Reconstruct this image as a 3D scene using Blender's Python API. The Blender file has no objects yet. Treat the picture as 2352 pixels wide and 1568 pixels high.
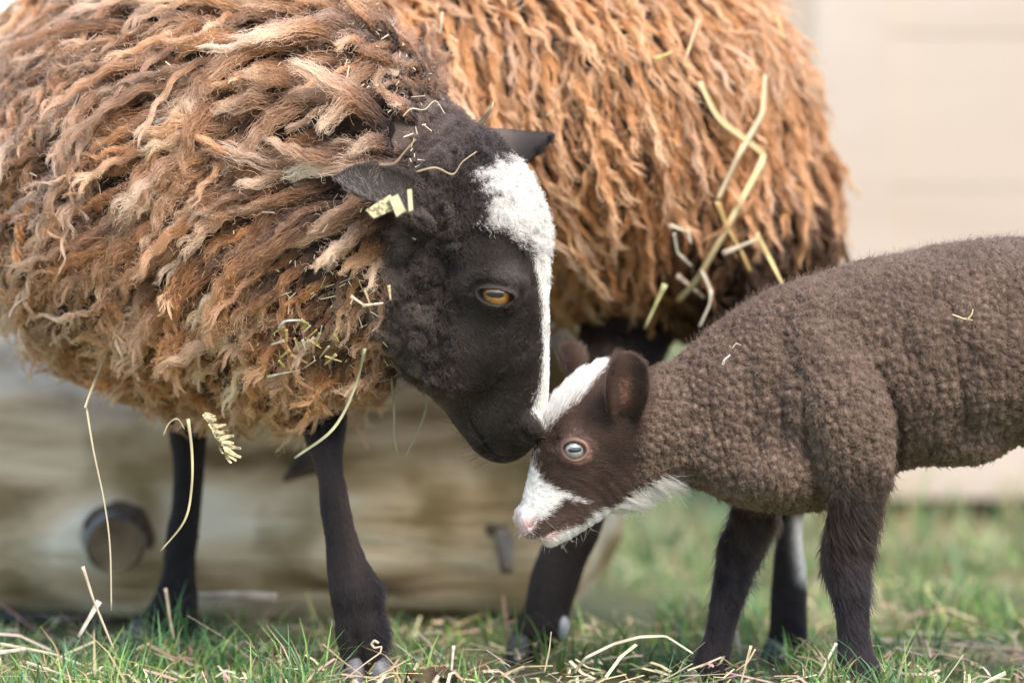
import bpy, math, random
import numpy as np
from mathutils import Vector, Matrix

# ------------------------------------------------------------------ camera, sky, sun, exposure
S = bpy.context.scene
COL = S.collection
CAMD, CAMH, FPX, UC, VC = 3.0, 0.40, 8571.0, 1176.0, 784.0
PITCH = math.atan(327.0 / FPX)
cam_d = bpy.data.cameras.new('camera')
cam = bpy.data.objects.new('camera', cam_d); COL.objects.link(cam)
cam.location = (0, -CAMD, CAMH)
cam.rotation_euler = (math.pi / 2 - PITCH, 0, 0)
cam_d.sensor_width = 36.0
cam_d.lens = FPX * 36.0 / 2352.0
cam_d.clip_start, cam_d.clip_end = 0.1, 2000
cam_d.dof.use_dof = True
cam_d.dof.focus_distance = 2.975
cam_d.dof.aperture_fstop = 2.6
cam_d.dof.aperture_blades = 9
S.camera = cam

SUN_EL, SUN_AZ = math.radians(50), math.radians(148)     # azimuth from +Y towards +X: right of the camera and a little behind it
world = bpy.data.worlds.new('World'); S.world = world
world.use_nodes = True
wn = world.node_tree.nodes
bg = wn['Background']
sky = wn.new('ShaderNodeTexSky'); sky.sky_type = 'NISHITA'; sky.sun_disc = False
sky.sun_elevation = SUN_EL; sky.sun_rotation = SUN_AZ
sky.dust_density = 1.0; sky.air_density = 1.0; sky.ozone_density = 1.0
world.node_tree.links.new(sky.outputs[0], bg.inputs[0])
bg.inputs[1].default_value = 0.15
sun_d = bpy.data.lights.new('sun', 'SUN'); sun_d.energy = 2.9; sun_d.angle = math.radians(28)
sun_d.color = (1.0, 0.93, 0.85)
sun = bpy.data.objects.new('sun', sun_d); COL.objects.link(sun)
sdir = Vector((math.sin(SUN_AZ) * math.cos(SUN_EL), math.cos(SUN_AZ) * math.cos(SUN_EL), math.sin(SUN_EL)))
sun.rotation_euler = sdir.to_track_quat('Z', 'Y').to_euler()
sun.location = (-1, -2, 4)
S.view_settings.view_transform = 'Standard'; S.view_settings.look = 'None'
S.view_settings.gamma = 1.0; S.view_settings.use_curve_mapping = False
S.view_settings.exposure = 1.36
S.render.engine = 'CYCLES'
S.cycles.use_denoising = True
S.cycles.max_bounces = 6; S.cycles.transparent_max_bounces = 8
S.cycles_curves.shape = 'RIBBONS'
S.cycles_curves.subdivisions = 2

# ------------------------------------------------------------------ helpers
rng = np.random.default_rng(7)
FWD = np.array([0, math.cos(PITCH), -math.sin(PITCH)])
UPV = np.array([0, math.sin(PITCH), math.cos(PITCH)])
CAMP = np.array([0, -CAMD, CAMH])
PX = 0.00035                                   # metres per photo pixel near the focal plane

def at(u, v, y):
    d = FWD * FPX + np.array([1., 0, 0]) * (u - UC) - UPV * (v - VC)
    return CAMP + d * ((y + CAMD) / d[1])

def pix(P):
    q = np.asarray(P) - CAMP
    dep = q @ FWD
    return UC + q[..., 0] / dep * FPX, VC - (q @ UPV) / dep * FPX

def ground_y(v):                               # the depth at which flat ground shows at row v
    d = FWD * FPX - UPV * (v - VC)
    return -CAMH / d[2] * d[1] - CAMD

def nrm(a):
    return a / np.maximum(np.linalg.norm(a, axis=-1, keepdims=True), 1e-9)

def sstep(a, b, x):
    t = np.clip((x - a) / (b - a), 0, 1)
    return t * t * (3 - 2 * t)

def hash3(i, j, k, seed=0):
    h = (i.astype(np.int64) * 374761393 + j.astype(np.int64) * 668265263 + k.astype(np.int64) * 2147483647 + seed * 974634721) & 0xffffffff
    h = ((h ^ (h >> 13)) * 1274126177) & 0xffffffff
    h = ((h ^ (h >> 15)) * 2246822519) & 0xffffffff
    return ((h ^ (h >> 16)) & 0xffffff) / float(0x1000000)

def noise(P, scale, seed=0):                   # value noise, -1..1
    q = np.asarray(P) / scale
    f = np.floor(q); t = q - f; t = t * t * (3 - 2 * t); f = f.astype(np.int64)
    out = 0
    for dx in (0, 1):
        for dy in (0, 1):
            for dz in (0, 1):
                w = (t[..., 0] if dx else 1 - t[..., 0]) * (t[..., 1] if dy else 1 - t[..., 1]) * (t[..., 2] if dz else 1 - t[..., 2])
                out = out + w * hash3(f[..., 0] + dx, f[..., 1] + dy, f[..., 2] + dz, seed)
    return out * 2 - 1

def worley(P, scale, seed=0):                  # distance to the nearest and second nearest jittered cell point, in cells
    q = np.asarray(P) / scale
    f = np.floor(q).astype(np.int64)
    d1 = np.full(len(q), 9.0); d2 = d1.copy()
    for dx in (-1, 0, 1):
        for dy in (-1, 0, 1):
            for dz in (-1, 0, 1):
                c = f + np.array([dx, dy, dz])
                p = c + np.stack([hash3(c[:, 0], c[:, 1], c[:, 2], seed + s) for s in (1, 2, 3)], 1)
                d = np.linalg.norm(q - p, axis=1)
                d2 = np.minimum(d2, np.maximum(d, d1)); d1 = np.minimum(d1, d)
    return d1, d2

def poly_sd(u, v, poly):                       # signed distance to a polygon (negative inside)
    poly = np.asarray(poly, float)
    d = np.full(u.shape, 1e9); ins = np.zeros(u.shape, bool)
    n = len(poly)
    for i in range(n):
        a, b = poly[i], poly[(i + 1) % n]
        e = b - a
        t = np.clip(((u - a[0]) * e[0] + (v - a[1]) * e[1]) / max(e @ e, 1e-9), 0, 1)
        d = np.minimum(d, np.hypot(u - a[0] - t * e[0], v - a[1] - t * e[1]))
        if abs(e[1]) > 1e-9:
            c = ((a[1] > v) != (b[1] > v)) & (u < e[0] * (v - a[1]) / e[1] + a[0])
            ins ^= c
    return np.where(ins, -d, d)

def line_d(u, v, pts):
    pts = np.asarray(pts, float); d = np.full(u.shape, 1e9)
    for a, b in zip(pts[:-1], pts[1:]):
        e = b - a
        t = np.clip(((u - a[0]) * e[0] + (v - a[1]) * e[1]) / max(e @ e, 1e-9), 0, 1)
        d = np.minimum(d, np.hypot(u - a[0] - t * e[0], v - a[1] - t * e[1]))
    return d

def catmull(pts, sub):
    pts = np.asarray(pts, float)
    if len(pts) < 3:
        t = np.linspace(0, 1, sub + 1)[:, None]
        return pts[0] * (1 - t) + pts[1] * t
    P = np.vstack([2 * pts[0] - pts[1], pts, 2 * pts[-1] - pts[-2]])
    out = []
    for i in range(1, len(P) - 2):
        for k in range(sub):
            t = k / sub
            out.append(0.5 * ((2 * P[i]) + (P[i + 1] - P[i - 1]) * t + (2 * P[i - 1] - 5 * P[i] + 4 * P[i + 1] - P[i + 2]) * t * t
                              + (3 * P[i] - P[i - 1] - 3 * P[i + 1] + P[i + 2]) * t ** 3))
    out.append(P[-2])
    return np.array(out)

# ------------------------------------------------------------------ signed distance modelling
class SDF:
    def __init__(self):
        self.ops = []
    def loft(self, st, lat, k=0.01, sub=3, cut=False):
        """st: rows (x, y, z, half size across in the profile, half size sideways)"""
        q = catmull(st, sub); q[:, 3:] = np.maximum(q[:, 3:], 0.0008)
        lat = np.asarray(lat, float); lat = lat / np.linalg.norm(lat)
        lo = (q[:, :3] - q[:, 3:].max(1, keepdims=True)).min(0); hi = (q[:, :3] + q[:, 3:].max(1, keepdims=True)).max(0)
        self.ops.append(('loft', q, lat, k, lo, hi, cut)); return self
    def ell(self, c, r, R=None, k=0.01, cut=False):
        c = np.asarray(c, float); r = np.asarray(r, float)
        R = np.eye(3) if R is None else np.asarray(R)
        self.ops.append(('ell', (c, r, R), None, k, c - r.max(), c + r.max(), cut)); return self
    def brush(self, fn):
        self.ops.append(('brush', fn, None, 0, None, None, False)); return self
    def __call__(self, P):
        P = np.asarray(P, float)
        D = np.full(len(P), 0.5)
        for kind, a, lat, k, lo, hi, cut in self.ops:
            if kind == 'brush':
                D = D + a(P, D); continue
            m = 0.03 + k
            far = np.linalg.norm(np.maximum(np.maximum(lo - P, P - hi), 0), axis=1)
            sel = np.nonzero(far < m)[0]
            d = far + 0.002
            if len(sel):
                p = P[sel]
                if kind == 'ell':
                    c, r, R = a
                    q = (p - c) @ R                       # columns of R are the ellipsoid's axes
                    k0 = np.linalg.norm(q / r, axis=1); k1 = np.linalg.norm(q / (r * r), axis=1)
                    dd = k0 * (k0 - 1) / np.maximum(k1, 1e-9)
                else:
                    dd = np.full(len(p), 9.0)
                    for i in range(len(a) - 1):
                        A, B = a[i], a[i + 1]
                        ba = B[:3] - A[:3]; L2 = ba @ ba
                        if L2 < 1e-12: continue
                        t = ba / math.sqrt(L2)
                        rm = max(A[3], A[4], B[3], B[4])
                        ps = np.nonzero(((p - (A[:3] + B[:3]) / 2) ** 2).sum(1) < (math.sqrt(L2) / 2 + rm + m) ** 2)[0]
                        if not len(ps): continue
                        pa = p[ps] - A[:3]
                        h = np.clip(pa @ ba / L2, 0, 1)
                        q = pa - h[:, None] * ba
                        w = np.cross(t, lat); w /= np.linalg.norm(w); l2 = np.cross(w, t)
                        ra = A[3] + (B[3] - A[3]) * h; rb = A[4] + (B[4] - A[4]) * h; rc = np.minimum(ra, rb)
                        qw, ql, qt = q @ w, q @ l2, q @ t
                        k0 = np.sqrt((qw / ra) ** 2 + (ql / rb) ** 2 + (qt / rc) ** 2)
                        k1 = np.sqrt((qw / ra ** 2) ** 2 + (ql / rb ** 2) ** 2 + (qt / rc ** 2) ** 2)
                        dd[ps] = np.minimum(dd[ps], np.where(k0 < 1e-6, -rc, k0 * (k0 - 1) / np.maximum(k1, 1e-9)))
                d[sel] = np.minimum(dd, m)
            if cut:
                d = -d
                h = np.clip(0.5 - 0.5 * (D - d) / k, 0, 1)
                D = D + (d - D) * h + k * h * (1 - h)
            else:
                h = np.clip(0.5 + 0.5 * (d - D) / k, 0, 1)
                D = d + (D - d) * h - k * h * (1 - h)
        return D
    def grad(self, P, e=0.0015):
        g = 0
        for s in ((1, -1, -1), (-1, -1, 1), (-1, 1, -1), (1, 1, 1)):
            s = np.array(s, float); g = g + s * self(P + s * e)[:, None]
        return nrm(g)
    def bounds(self):
        lo = np.min([o[4] for o in self.ops if o[0] != 'brush' and not o[6]], 0); hi = np.max([o[5] for o in self.ops if o[0] != 'brush' and not o[6]], 0)
        return lo, hi

def surface(sdf, h, lo=None, hi=None):
    """surface nets over a sparse grid: vertices and quads"""
    b = sdf.bounds()
    lo = (b[0] if lo is None else np.asarray(lo)) - 4 * h; hi = (b[1] if hi is None else np.asarray(hi)) + 4 * h
    B = 4
    nb = np.ceil((hi - lo) / (h * B)).astype(int) + 1
    n = nb * B + 1
    g = np.stack(np.meshgrid(*[np.arange(k) for k in nb], indexing='ij'), -1).reshape(-1, 3)
    dc = sdf(lo + (g + 0.5) * B * h)
    near = np.abs(dc) < B * h * 1.25
    D = np.full(n, 1.0, np.float32)
    for gx in g[dc < 0]:
        D[gx[0] * B:gx[0] * B + B + 1, gx[1] * B:gx[1] * B + B + 1, gx[2] * B:gx[2] * B + B + 1] = -1.0
    gn = g[near]
    o = np.stack(np.meshgrid(*[np.arange(B + 1)] * 3, indexing='ij'), -1).reshape(-1, 3)
    idx = (gn[:, None] * B + o[None]).reshape(-1, 3)
    flat = np.unique((idx[:, 0] * n[1] + idx[:, 1]) * n[2] + idx[:, 2])
    I = np.stack([flat // (n[1] * n[2]), flat // n[2] % n[1], flat % n[2]], 1)
    for c0 in range(0, len(flat), 400000):
        s = I[c0:c0 + 400000]
        D[s[:, 0], s[:, 1], s[:, 2]] = sdf(lo + s * h)
    neg = D < 0
    C = np.zeros(np.array(D.shape) - 1, np.int8)
    for dx in (0, 1):
        for dy in (0, 1):
            for dz in (0, 1):
                C += neg[dx:dx + C.shape[0], dy:dy + C.shape[1], dz:dz + C.shape[2]]
    act = np.argwhere((C > 0) & (C < 8))
    vid = np.full(C.shape, -1, np.int32); vid[act[:, 0], act[:, 1], act[:, 2]] = np.arange(len(act))
    acc = np.zeros((len(act), 3)); cnt = np.zeros(len(act))
    cor = [(0, 0, 0), (1, 0, 0), (0, 1, 0), (1, 1, 0), (0, 0, 1), (1, 0, 1), (0, 1, 1), (1, 1, 1)]
    val = [D[act[:, 0] + c[0], act[:, 1] + c[1], act[:, 2] + c[2]].astype(float) for c in cor]
    for i in range(8):
        for j in range(i + 1, 8):
            if sum(abs(a - b_) for a, b_ in zip(cor[i], cor[j])) != 1: continue
            x = (val[i] < 0) != (val[j] < 0)
            t = val[i] / np.where(x, val[i] - val[j], 1)
            p = np.array(cor[i]) + t[:, None] * (np.array(cor[j]) - np.array(cor[i]))
            acc += np.where(x[:, None], p, 0); cnt += x
    V = lo + (act + acc / cnt[:, None]) * h
    F = []
    for ax in range(3):
        sl0 = [slice(None)] * 3; sl1 = [slice(None)] * 3
        sl0[ax] = slice(0, -1); sl1[ax] = slice(1, None)
        e = np.argwhere(neg[tuple(sl0)] != neg[tuple(sl1)])
        b1, b2 = [(1, 2), (2, 0), (0, 1)][ax]
        e = e[(e[:, b1] > 0) & (e[:, b2] > 0)]
        e = e[(e[:, b1] < C.shape[b1]) & (e[:, b2] < C.shape[b2]) & (e[:, ax] < C.shape[ax])]
        def cell(d1, d2):
            q = e.copy(); q[:, b1] -= d1; q[:, b2] -= d2
            return vid[q[:, 0], q[:, 1], q[:, 2]]
        f = np.stack([cell(1, 1), cell(0, 1), cell(0, 0), cell(1, 0)], 1)
        ng = neg[e[:, 0], e[:, 1], e[:, 2]]
        f[~ng] = f[~ng][:, ::-1]
        F.append(f)
    F = np.vstack(F); F = F[(F >= 0).all(1)]
    # one light relaxation
    return V, F

def merge(*parts):
    V, F, o = [], [], 0
    for v, f in parts:
        V.append(v); F.append(f + o); o += len(v)
    return np.vstack(V), np.vstack(F)

def vnormals(V, F):
    n = np.cross(V[F[:, 2]] - V[F[:, 0]], V[F[:, 3]] - V[F[:, 1]])
    out = np.zeros_like(V)
    for i in range(4): np.add.at(out, F[:, i], n)
    return nrm(out)

# ------------------------------------------------------------------ objects
def tag(o, label=None, cat=None, group=None, kind=None):
    for k, v in (('label', label), ('category', cat), ('group', group), ('kind', kind)):
        if v: o[k] = v
    return o

def empty(name, loc, label, cat, group=None):
    o = bpy.data.objects.new(name, None); COL.objects.link(o); o.location = loc
    o.empty_display_size = 0.05
    return tag(o, label, cat, group)

def mesh_obj(name, V, F, mat, parent=None, color=None, smooth=True):
    me = bpy.data.meshes.new(name)
    V = np.asarray(V, float)
    if isinstance(F, np.ndarray):
        k = F.shape[1]
        me.vertices.add(len(V)); me.vertices.foreach_set('co', V.ravel().astype(np.float32))
        me.loops.add(F.size); me.loops.foreach_set('vertex_index', F.ravel().astype(np.int32))
        me.polygons.add(len(F))
        me.polygons.foreach_set('loop_start', np.arange(0, F.size, k, dtype=np.int32))
        me.update(calc_edges=True); me.validate()
    else:
        me.from_pydata(V.tolist(), [], F); me.update()
    if color is not None:
        a = me.attributes.new('Col', 'FLOAT_COLOR', 'POINT')
        a.data.foreach_set('color', np.c_[color, np.ones(len(color))].astype(np.float32).ravel())
    if smooth: me.shade_smooth()
    me.materials.append(mat)
    o = bpy.data.objects.new(name, me); COL.objects.link(o)
    if parent is not None:
        o.parent = parent; o.matrix_parent_inverse = Matrix.Translation(-Vector(parent.location))
    return o

def curves_obj(name, P, R, Cc, mat, parent=None):
    N, K, _ = P.shape
    c = bpy.data.hair_curves.new(name)
    c.add_curves([K] * N)
    c.points.foreach_set('position', P.astype(np.float32).ravel())
    a = c.attributes.get('radius') or c.attributes.new('radius', 'FLOAT', 'POINT')
    a.data.foreach_set('value', np.broadcast_to(R, (N, K)).astype(np.float32).ravel())
    a = c.attributes.new('Col', 'FLOAT_COLOR', 'POINT')
    a.data.foreach_set('color', np.concatenate([np.broadcast_to(Cc, (N, K, 3)), np.ones((N, K, 1))], -1).astype(np.float32).ravel())
    c.materials.append(mat)
    o = bpy.data.objects.new(name, c); COL.objects.link(o)
    if parent is not None:
        o.parent = parent; o.matrix_parent_inverse = Matrix.Translation(-Vector(parent.location))
    return o

def material(name):
    m = bpy.data.materials.new(name); m.use_nodes = True
    nt = m.node_tree; p = nt.nodes['Principled BSDF']
    return m, nt, p

def col_mat(name, rough=0.8, spec=0.2, bump=None, sheen=0.0):
    m, nt, p = material(name)
    a = nt.nodes.new('ShaderNodeAttribute'); a.attribute_name = 'Col'
    nt.links.new(a.outputs['Color'], p.inputs['Base Color'])
    p.inputs['Roughness'].default_value = rough
    p.inputs['Specular IOR Level'].default_value = spec
    p.inputs['Sheen Weight'].default_value = sheen
    if bump:
        n = nt.nodes.new('ShaderNodeTexNoise'); n.inputs['Scale'].default_value = bump[0]; n.inputs['Detail'].default_value = 4
        tc = nt.nodes.new('ShaderNodeTexCoord'); nt.links.new(tc.outputs['Object'], n.inputs['Vector'])
        b = nt.nodes.new('ShaderNodeBump'); b.inputs['Strength'].default_value = bump[1]; b.inputs['Distance'].default_value = 0.002
        nt.links.new(n.outputs[0], b.inputs['Height']); nt.links.new(b.outputs[0], p.inputs['Normal'])
    return m

def plain_mat(name, col, rough=0.5, spec=0.3, metal=0.0, coat=0.0):
    m, nt, p = material(name)
    n = nt.nodes.new('ShaderNodeTexNoise'); n.inputs['Scale'].default_value = 90.0; n.inputs['Detail'].default_value = 5
    tc = nt.nodes.new('ShaderNodeTexCoord'); nt.links.new(tc.outputs['Object'], n.inputs['Vector'])
    r = nt.nodes.new('ShaderNodeValToRGB')
    r.color_ramp.elements[0].position = 0.3; r.color_ramp.elements[0].color = (*[c * 0.72 for c in col], 1)
    r.color_ramp.elements[1].position = 0.7; r.color_ramp.elements[1].color = (*[min(1, c * 1.15) for c in col], 1)
    nt.links.new(n.outputs[0], r.inputs[0]); nt.links.new(r.outputs[0], p.inputs['Base Color'])
    p.inputs['Roughness'].default_value = rough; p.inputs['Specular IOR Level'].default_value = spec
    p.inputs['Metallic'].default_value = metal; p.inputs['Coat Weight'].default_value = coat
    return m

def hair_mat(name, rough=0.45, radial=0.6, diffuse=0.4):
    m = bpy.data.materials.new(name); m.use_nodes = True
    nt = m.node_tree; nt.nodes.remove(nt.nodes['Principled BSDF'])
    h = nt.nodes.new('ShaderNodeBsdfHairPrincipled'); h.model = 'CHIANG'; h.parametrization = 'COLOR'
    a = nt.nodes.new('ShaderNodeAttribute'); a.attribute_name = 'Col'
    nt.links.new(a.outputs['Color'], h.inputs['Color'])
    h.inputs['Roughness'].default_value = rough; h.inputs['Radial Roughness'].default_value = radial
    h.inputs['IOR'].default_value = 1.32
    df = nt.nodes.new('ShaderNodeBsdfDiffuse'); nt.links.new(a.outputs['Color'], df.inputs['Color'])
    mx = nt.nodes.new('ShaderNodeMixShader'); mx.inputs[0].default_value = diffuse
    nt.links.new(h.outputs[0], mx.inputs[1]); nt.links.new(df.outputs[0], mx.inputs[2])
    nt.links.new(mx.outputs[0], nt.nodes['Material Output'].inputs['Surface'])
    return m

M_SKIN = col_mat('animal_skin', 0.75, 0.25)
M_FUR = hair_mat('short_fur', 0.4, 0.5)
M_WOOL = hair_mat('wool', 0.6, 0.8)

# ------------------------------------------------------------------ hair
def sample_tris(V, F, n, rs):
    T = np.vstack([F[:, [0, 1, 2]], F[:, [0, 2, 3]]])
    a, b, c = V[T[:, 0]], V[T[:, 1]], V[T[:, 2]]
    cr = np.cross(b - a, c - a); ar = np.linalg.norm(cr, axis=1) / 2
    cs = np.cumsum(ar)
    i = np.minimum(np.searchsorted(cs, rs.random(n) * cs[-1]), len(T) - 1)
    r1 = np.sqrt(rs.random(n)); r2 = rs.random(n)
    w = np.stack([1 - r1, r1 * (1 - r2), r1 * r2], 1)
    return (a[i] * w[:, :1] + b[i] * w[:, 1:2] + c[i] * w[:, 2:]), T[i], w, cs[-1]

def in_view(P, N, back=-0.4, pad=260):
    u, v = pix(P)
    to = nrm(CAMP - P)
    return (u > -pad) & (u < 2352 + pad) & (v > -pad) & (v < 1568 + pad) & ((to * N).sum(1) > back)

def fur(V, F, VN, per_m2, density, length, comb, color, rs, K=5, lift=0.25, rad=0.00014, curl=None, jitter=0.25, root_dark=0.7, tip_light=1.25, back=-0.35, bend=0.6, clump=0.0, dither=False):
    """roots spread over the mesh; density(P) 0..1, length(P) m, comb(P, N) direction, color(P) rgb"""
    n = int(per_m2 * np.linalg.norm(np.cross(V[F[:, 2]] - V[F[:, 0]], V[F[:, 3]] - V[F[:, 1]]), axis=1).sum() / 2)
    P, T, w, _ = sample_tris(V, F, n, rs)
    N = nrm((VN[T] * w[:, :, None]).sum(1))
    keep = in_view(P, N, back)
    P, N = P[keep], N[keep]
    keep = rs.random(len(P)) < density(P)
    P, N = P[keep], N[keep]
    L = length(P) * (0.75 + 0.5 * rs.random(len(P)))
    d = comb(P, N) + jitter * rs.normal(size=P.shape)
    if clump:
        d = d + clump * np.stack([noise(P, 0.009, 40 + s) for s in range(3)], 1)
    d = d - (d * N).sum(1, keepdims=True) * N; d = nrm(d)
    t = np.linspace(0, 1, K)
    b = np.cross(N, d)
    lf = lift * (0.7 + 0.6 * rs.random(len(P)))
    out = np.empty((len(P), K, 3))
    ph = rs.random(len(P)) * 6.28
    for k, tk in enumerate(t):
        rise = lf * (tk * (1 - bend * tk * 0.5))
        out[:, k] = P + L[:, None] * (N * rise[:, None] + d * (tk * np.sqrt(np.maximum(1 - lf ** 2, 0.05)))[:, None])
        if curl:
            a, fr = curl
            ang = ph + fr * tk * 6.28
            out[:, k] += (a * min(1, tk * 3)) * (np.sin(ang)[:, None] * b + np.cos(ang)[:, None] * N * 0.8)
    out[:, 0] -= N * 0.0006
    R = rad * (1 - 0.75 * t[None, :] ** 2) * (0.8 + 0.4 * rs.random((len(P), 1)))
    c = color(P, rs.random(len(P))) if dither else color(P)
    c = c * (0.82 + 0.36 * rs.random((len(P), 1)))
    g = (root_dark + (tip_light - root_dark) * t)[None, :, None]
    return out, R, np.clip(c[:, None, :] * g, 0.002, 0.93)

def resample(A, K):
    k = A.shape[1]
    if k == K: return A
    x = np.linspace(0, k - 1, K); i = np.minimum(x.astype(int), k - 2); f = (x - i)
    f = f[None, :, None] if A.ndim == 3 else f[None, :]
    return A[:, i] * (1 - f) + A[:, i + 1] * f

def put_fur(name, parts, mat, parent):
    K = max(p[0].shape[1] for p in parts)
    return curves_obj(name, np.concatenate([resample(p[0], K) for p in parts]), np.concatenate([resample(np.broadcast_to(p[1], p[0].shape[:2]), K) for p in parts]),
                      np.concatenate([resample(p[2], K) for p in parts]), mat, parent)
# ------------------------------------------------------------------ animal frames
class Frame:
    """a head's own frame: dorsal axis a, near side l, down-the-face axis b, turned by yaw and roll"""
    def __init__(self, u, v, y, yaw, roll):
        self.o = at(u, v, y)
        self.s = (CAMD + y) / FPX
        self.u, self.v = u, v
        self.R = np.array(Matrix.Rotation(roll, 3, 'X') @ Matrix.Rotation(yaw, 3, 'Z'))
        self.lat = self.R @ np.array([0, -1.0, 0])
        self.q = np.array([[self.R[0, 0], -self.R[0, 2]], [self.R[2, 0], -self.R[2, 2]]])
        self.qi = np.linalg.inv(self.q)
    def p(self, u, v, l=0.0):
        """the point with side offset l that shows at photo position (u, v)"""
        x = (u - self.u) * self.s; z = -(v - self.v) * self.s
        rx = x + self.R[0, 1] * l; rz = z + self.R[2, 1] * l
        a, b = self.qi @ np.array([rx, rz])
        return self.o + self.R @ np.array([a, -l, -b])
    def loc(self, P):
        """own coordinates in photo-pixel units (u, v as seen side-on, l in metres)"""
        w = (np.asarray(P) - self.o) @ self.R
        return self.u + w[..., 0] / self.s, self.v - w[..., 2] / self.s, -w[..., 1]
    def uv0(self, u, v, l=0.0):
        a = self.loc(self.p(u, v, l)); return a[0], a[1]
    def st(self, rows):
        """stations (u, v, A px, B mm[, l mm])"""
        return np.array([[*self.p(r[0], r[1], (r[4] if len(r) > 4 else 0) * 1e-3), r[2] * self.s, r[3] * 1e-3] for r in rows])

def ear_shell(C, W, side, op, curl, thick=0.0022, ns=22, nt=13, tipcurl=0.0):
    """a cupped ear: closed shell along the spine C with half widths W, opening towards op"""
    C = catmull(C, 6); W = catmull(np.array(W)[:, None], 6)[:, 0]
    s_old = np.linspace(0, 1, len(C)); s_new = np.linspace(0, 1, ns)
    C = np.stack([np.interp(s_new, s_old, C[:, i]) for i in range(3)], 1); W = np.interp(s_new, s_old, W)
    T = nrm(np.gradient(C, axis=0))
    side = np.asarray(side, float); op = np.asarray(op, float)
    out = []
    for i in range(ns):
        t = T[i]
        sd = side - (side @ t) * t; sd /= np.linalg.norm(sd)
        o = np.cross(t, sd); o = o if o @ op > 0 else -o
        cu = curl * (1 - 0.6 * s_new[i] ** 2)
        al = np.linspace(-1, 1, nt) * cu
        r = W[i] / math.sin(min(cu, 1.5))
        for sgn in (0, 1):
            rr = r - (thick if sgn else 0)
            out.append(C[i] + sd * (rr * np.sin(al))[:, None] + o * (r - rr * np.cos(al))[:, None] * 0.9)
    G = np.array(out).reshape(ns, 2, nt, 3)
    V = G.reshape(-1, 3)
    ix = lambda i, s, j: (i * 2 + s) * nt + j
    F = []
    for i in range(ns - 1):
        for j in range(nt - 1):
            F.append((ix(i, 0, j), ix(i, 0, j + 1), ix(i + 1, 0, j + 1), ix(i + 1, 0, j)))
            F.append((ix(i, 1, j), ix(i + 1, 1, j), ix(i + 1, 1, j + 1), ix(i, 1, j + 1)))
        for j in (0, nt - 1):
            f = (ix(i, 0, j), ix(i + 1, 0, j), ix(i + 1, 1, j), ix(i, 1, j))
            F.append(f if j == 0 else f[::-1])
    for i in (0, ns - 1):
        for j in range(nt - 1):
            f = (ix(i, 0, j), ix(i, 1, j), ix(i, 1, j + 1), ix(i, 0, j + 1))
            F.append(f if i == 0 else f[::-1])
    F = np.array(F)
    # outward faces: the outer shell must look away from the opening
    n = np.cross(V[F[0, 2]] - V[F[0, 0]], V[F[0, 3]] - V[F[0, 1]])
    if n @ op > 0: F = F[:, ::-1]
    return V, F

def eyeball(name, c, r, axis, up, parent, iris, rim, white, iris_f=0.86, pupil=(0.62, 0.20), slit_tilt=0.0):
    """an eyeball whose iris and slot pupil are coloured on its own sphere; axis = where it looks"""
    axis = nrm(np.asarray(axis)); up = np.asarray(up, float); up = nrm(up - (up @ axis) * axis); rt = np.cross(up, axis)
    n, m = 64, 48
    V, Cc, F = [], [], []
    iris, rim, white = map(np.array, (iris, rim, white))
    for i in range(m + 1):
        th = math.pi * 0.62 * (i / m)
        for j in range(n):
            ph = 2 * math.pi * j / n
            x, y, z = math.sin(th) * math.cos(ph), math.sin(th) * math.sin(ph), math.cos(th)
            bul = 1 + 0.07 * max(0, 1 - (math.hypot(x, y) / 0.8) ** 2)
            V.append(c + r * bul * (rt * x + up * y + axis * z))
            ct, sn = math.cos(slit_tilt), math.sin(slit_tilt)
            xx, yy = x * ct + y * sn, -x * sn + y * ct
            q = math.hypot(x, y) / iris_f
            k = max(abs(xx) / pupil[0], 0) ** 2.6 + (abs(yy) / pupil[1]) ** 2.6
            st = 0.85 + 0.15 * math.sin(ph * 23 + 3 * math.sin(ph * 7))
            cc = iris * st * (1 - 0.3 * min(1, q)) if q < 1 else white
            if q > 0.82: cc = cc * (1 - min(1, (q - 0.82) / 0.12)) + rim * min(1, (q - 0.82) / 0.12) if q < 1.02 else cc * 1.0
            if 1.02 <= q < 1.2: cc = rim + (white - rim) * (q - 1.02) / 0.18
            if k < 1.25:
                f = min(1, max(0, (1.25 - k) / 0.35)); cc = cc * (1 - f) + np.array([0.004, 0.005, 0.008]) * f
            Cc.append(cc)
    for i in range(m):
        for j in range(n):
            F.append((i * n + j, i * n + (j + 1) % n, (i + 1) * n + (j + 1) % n, (i + 1) * n + j))
    mt = col_mat(name + '_surface', 0.04, 0.6); mt.node_tree.nodes['Principled BSDF'].inputs['Coat Weight'].default_value = 1.0
    mt.node_tree.nodes['Principled BSDF'].inputs['Coat Roughness'].default_value = 0.02
    V = np.array(V); F = np.array(F)
    # smooth outward shell
    return mesh_obj('eye', V, F[:, ::-1] if np.cross(V[F[5, 2]] - V[F[5, 0]], V[F[5, 3]] - V[F[5, 1]]) @ (V[F[5, 0]] - c) < 0 else F, mt, parent, np.array(Cc))
# ------------------------------------------------------------------ the ewe
EW = Frame(1130, 700, 0.0, math.radians(-17), math.radians(9))

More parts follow.
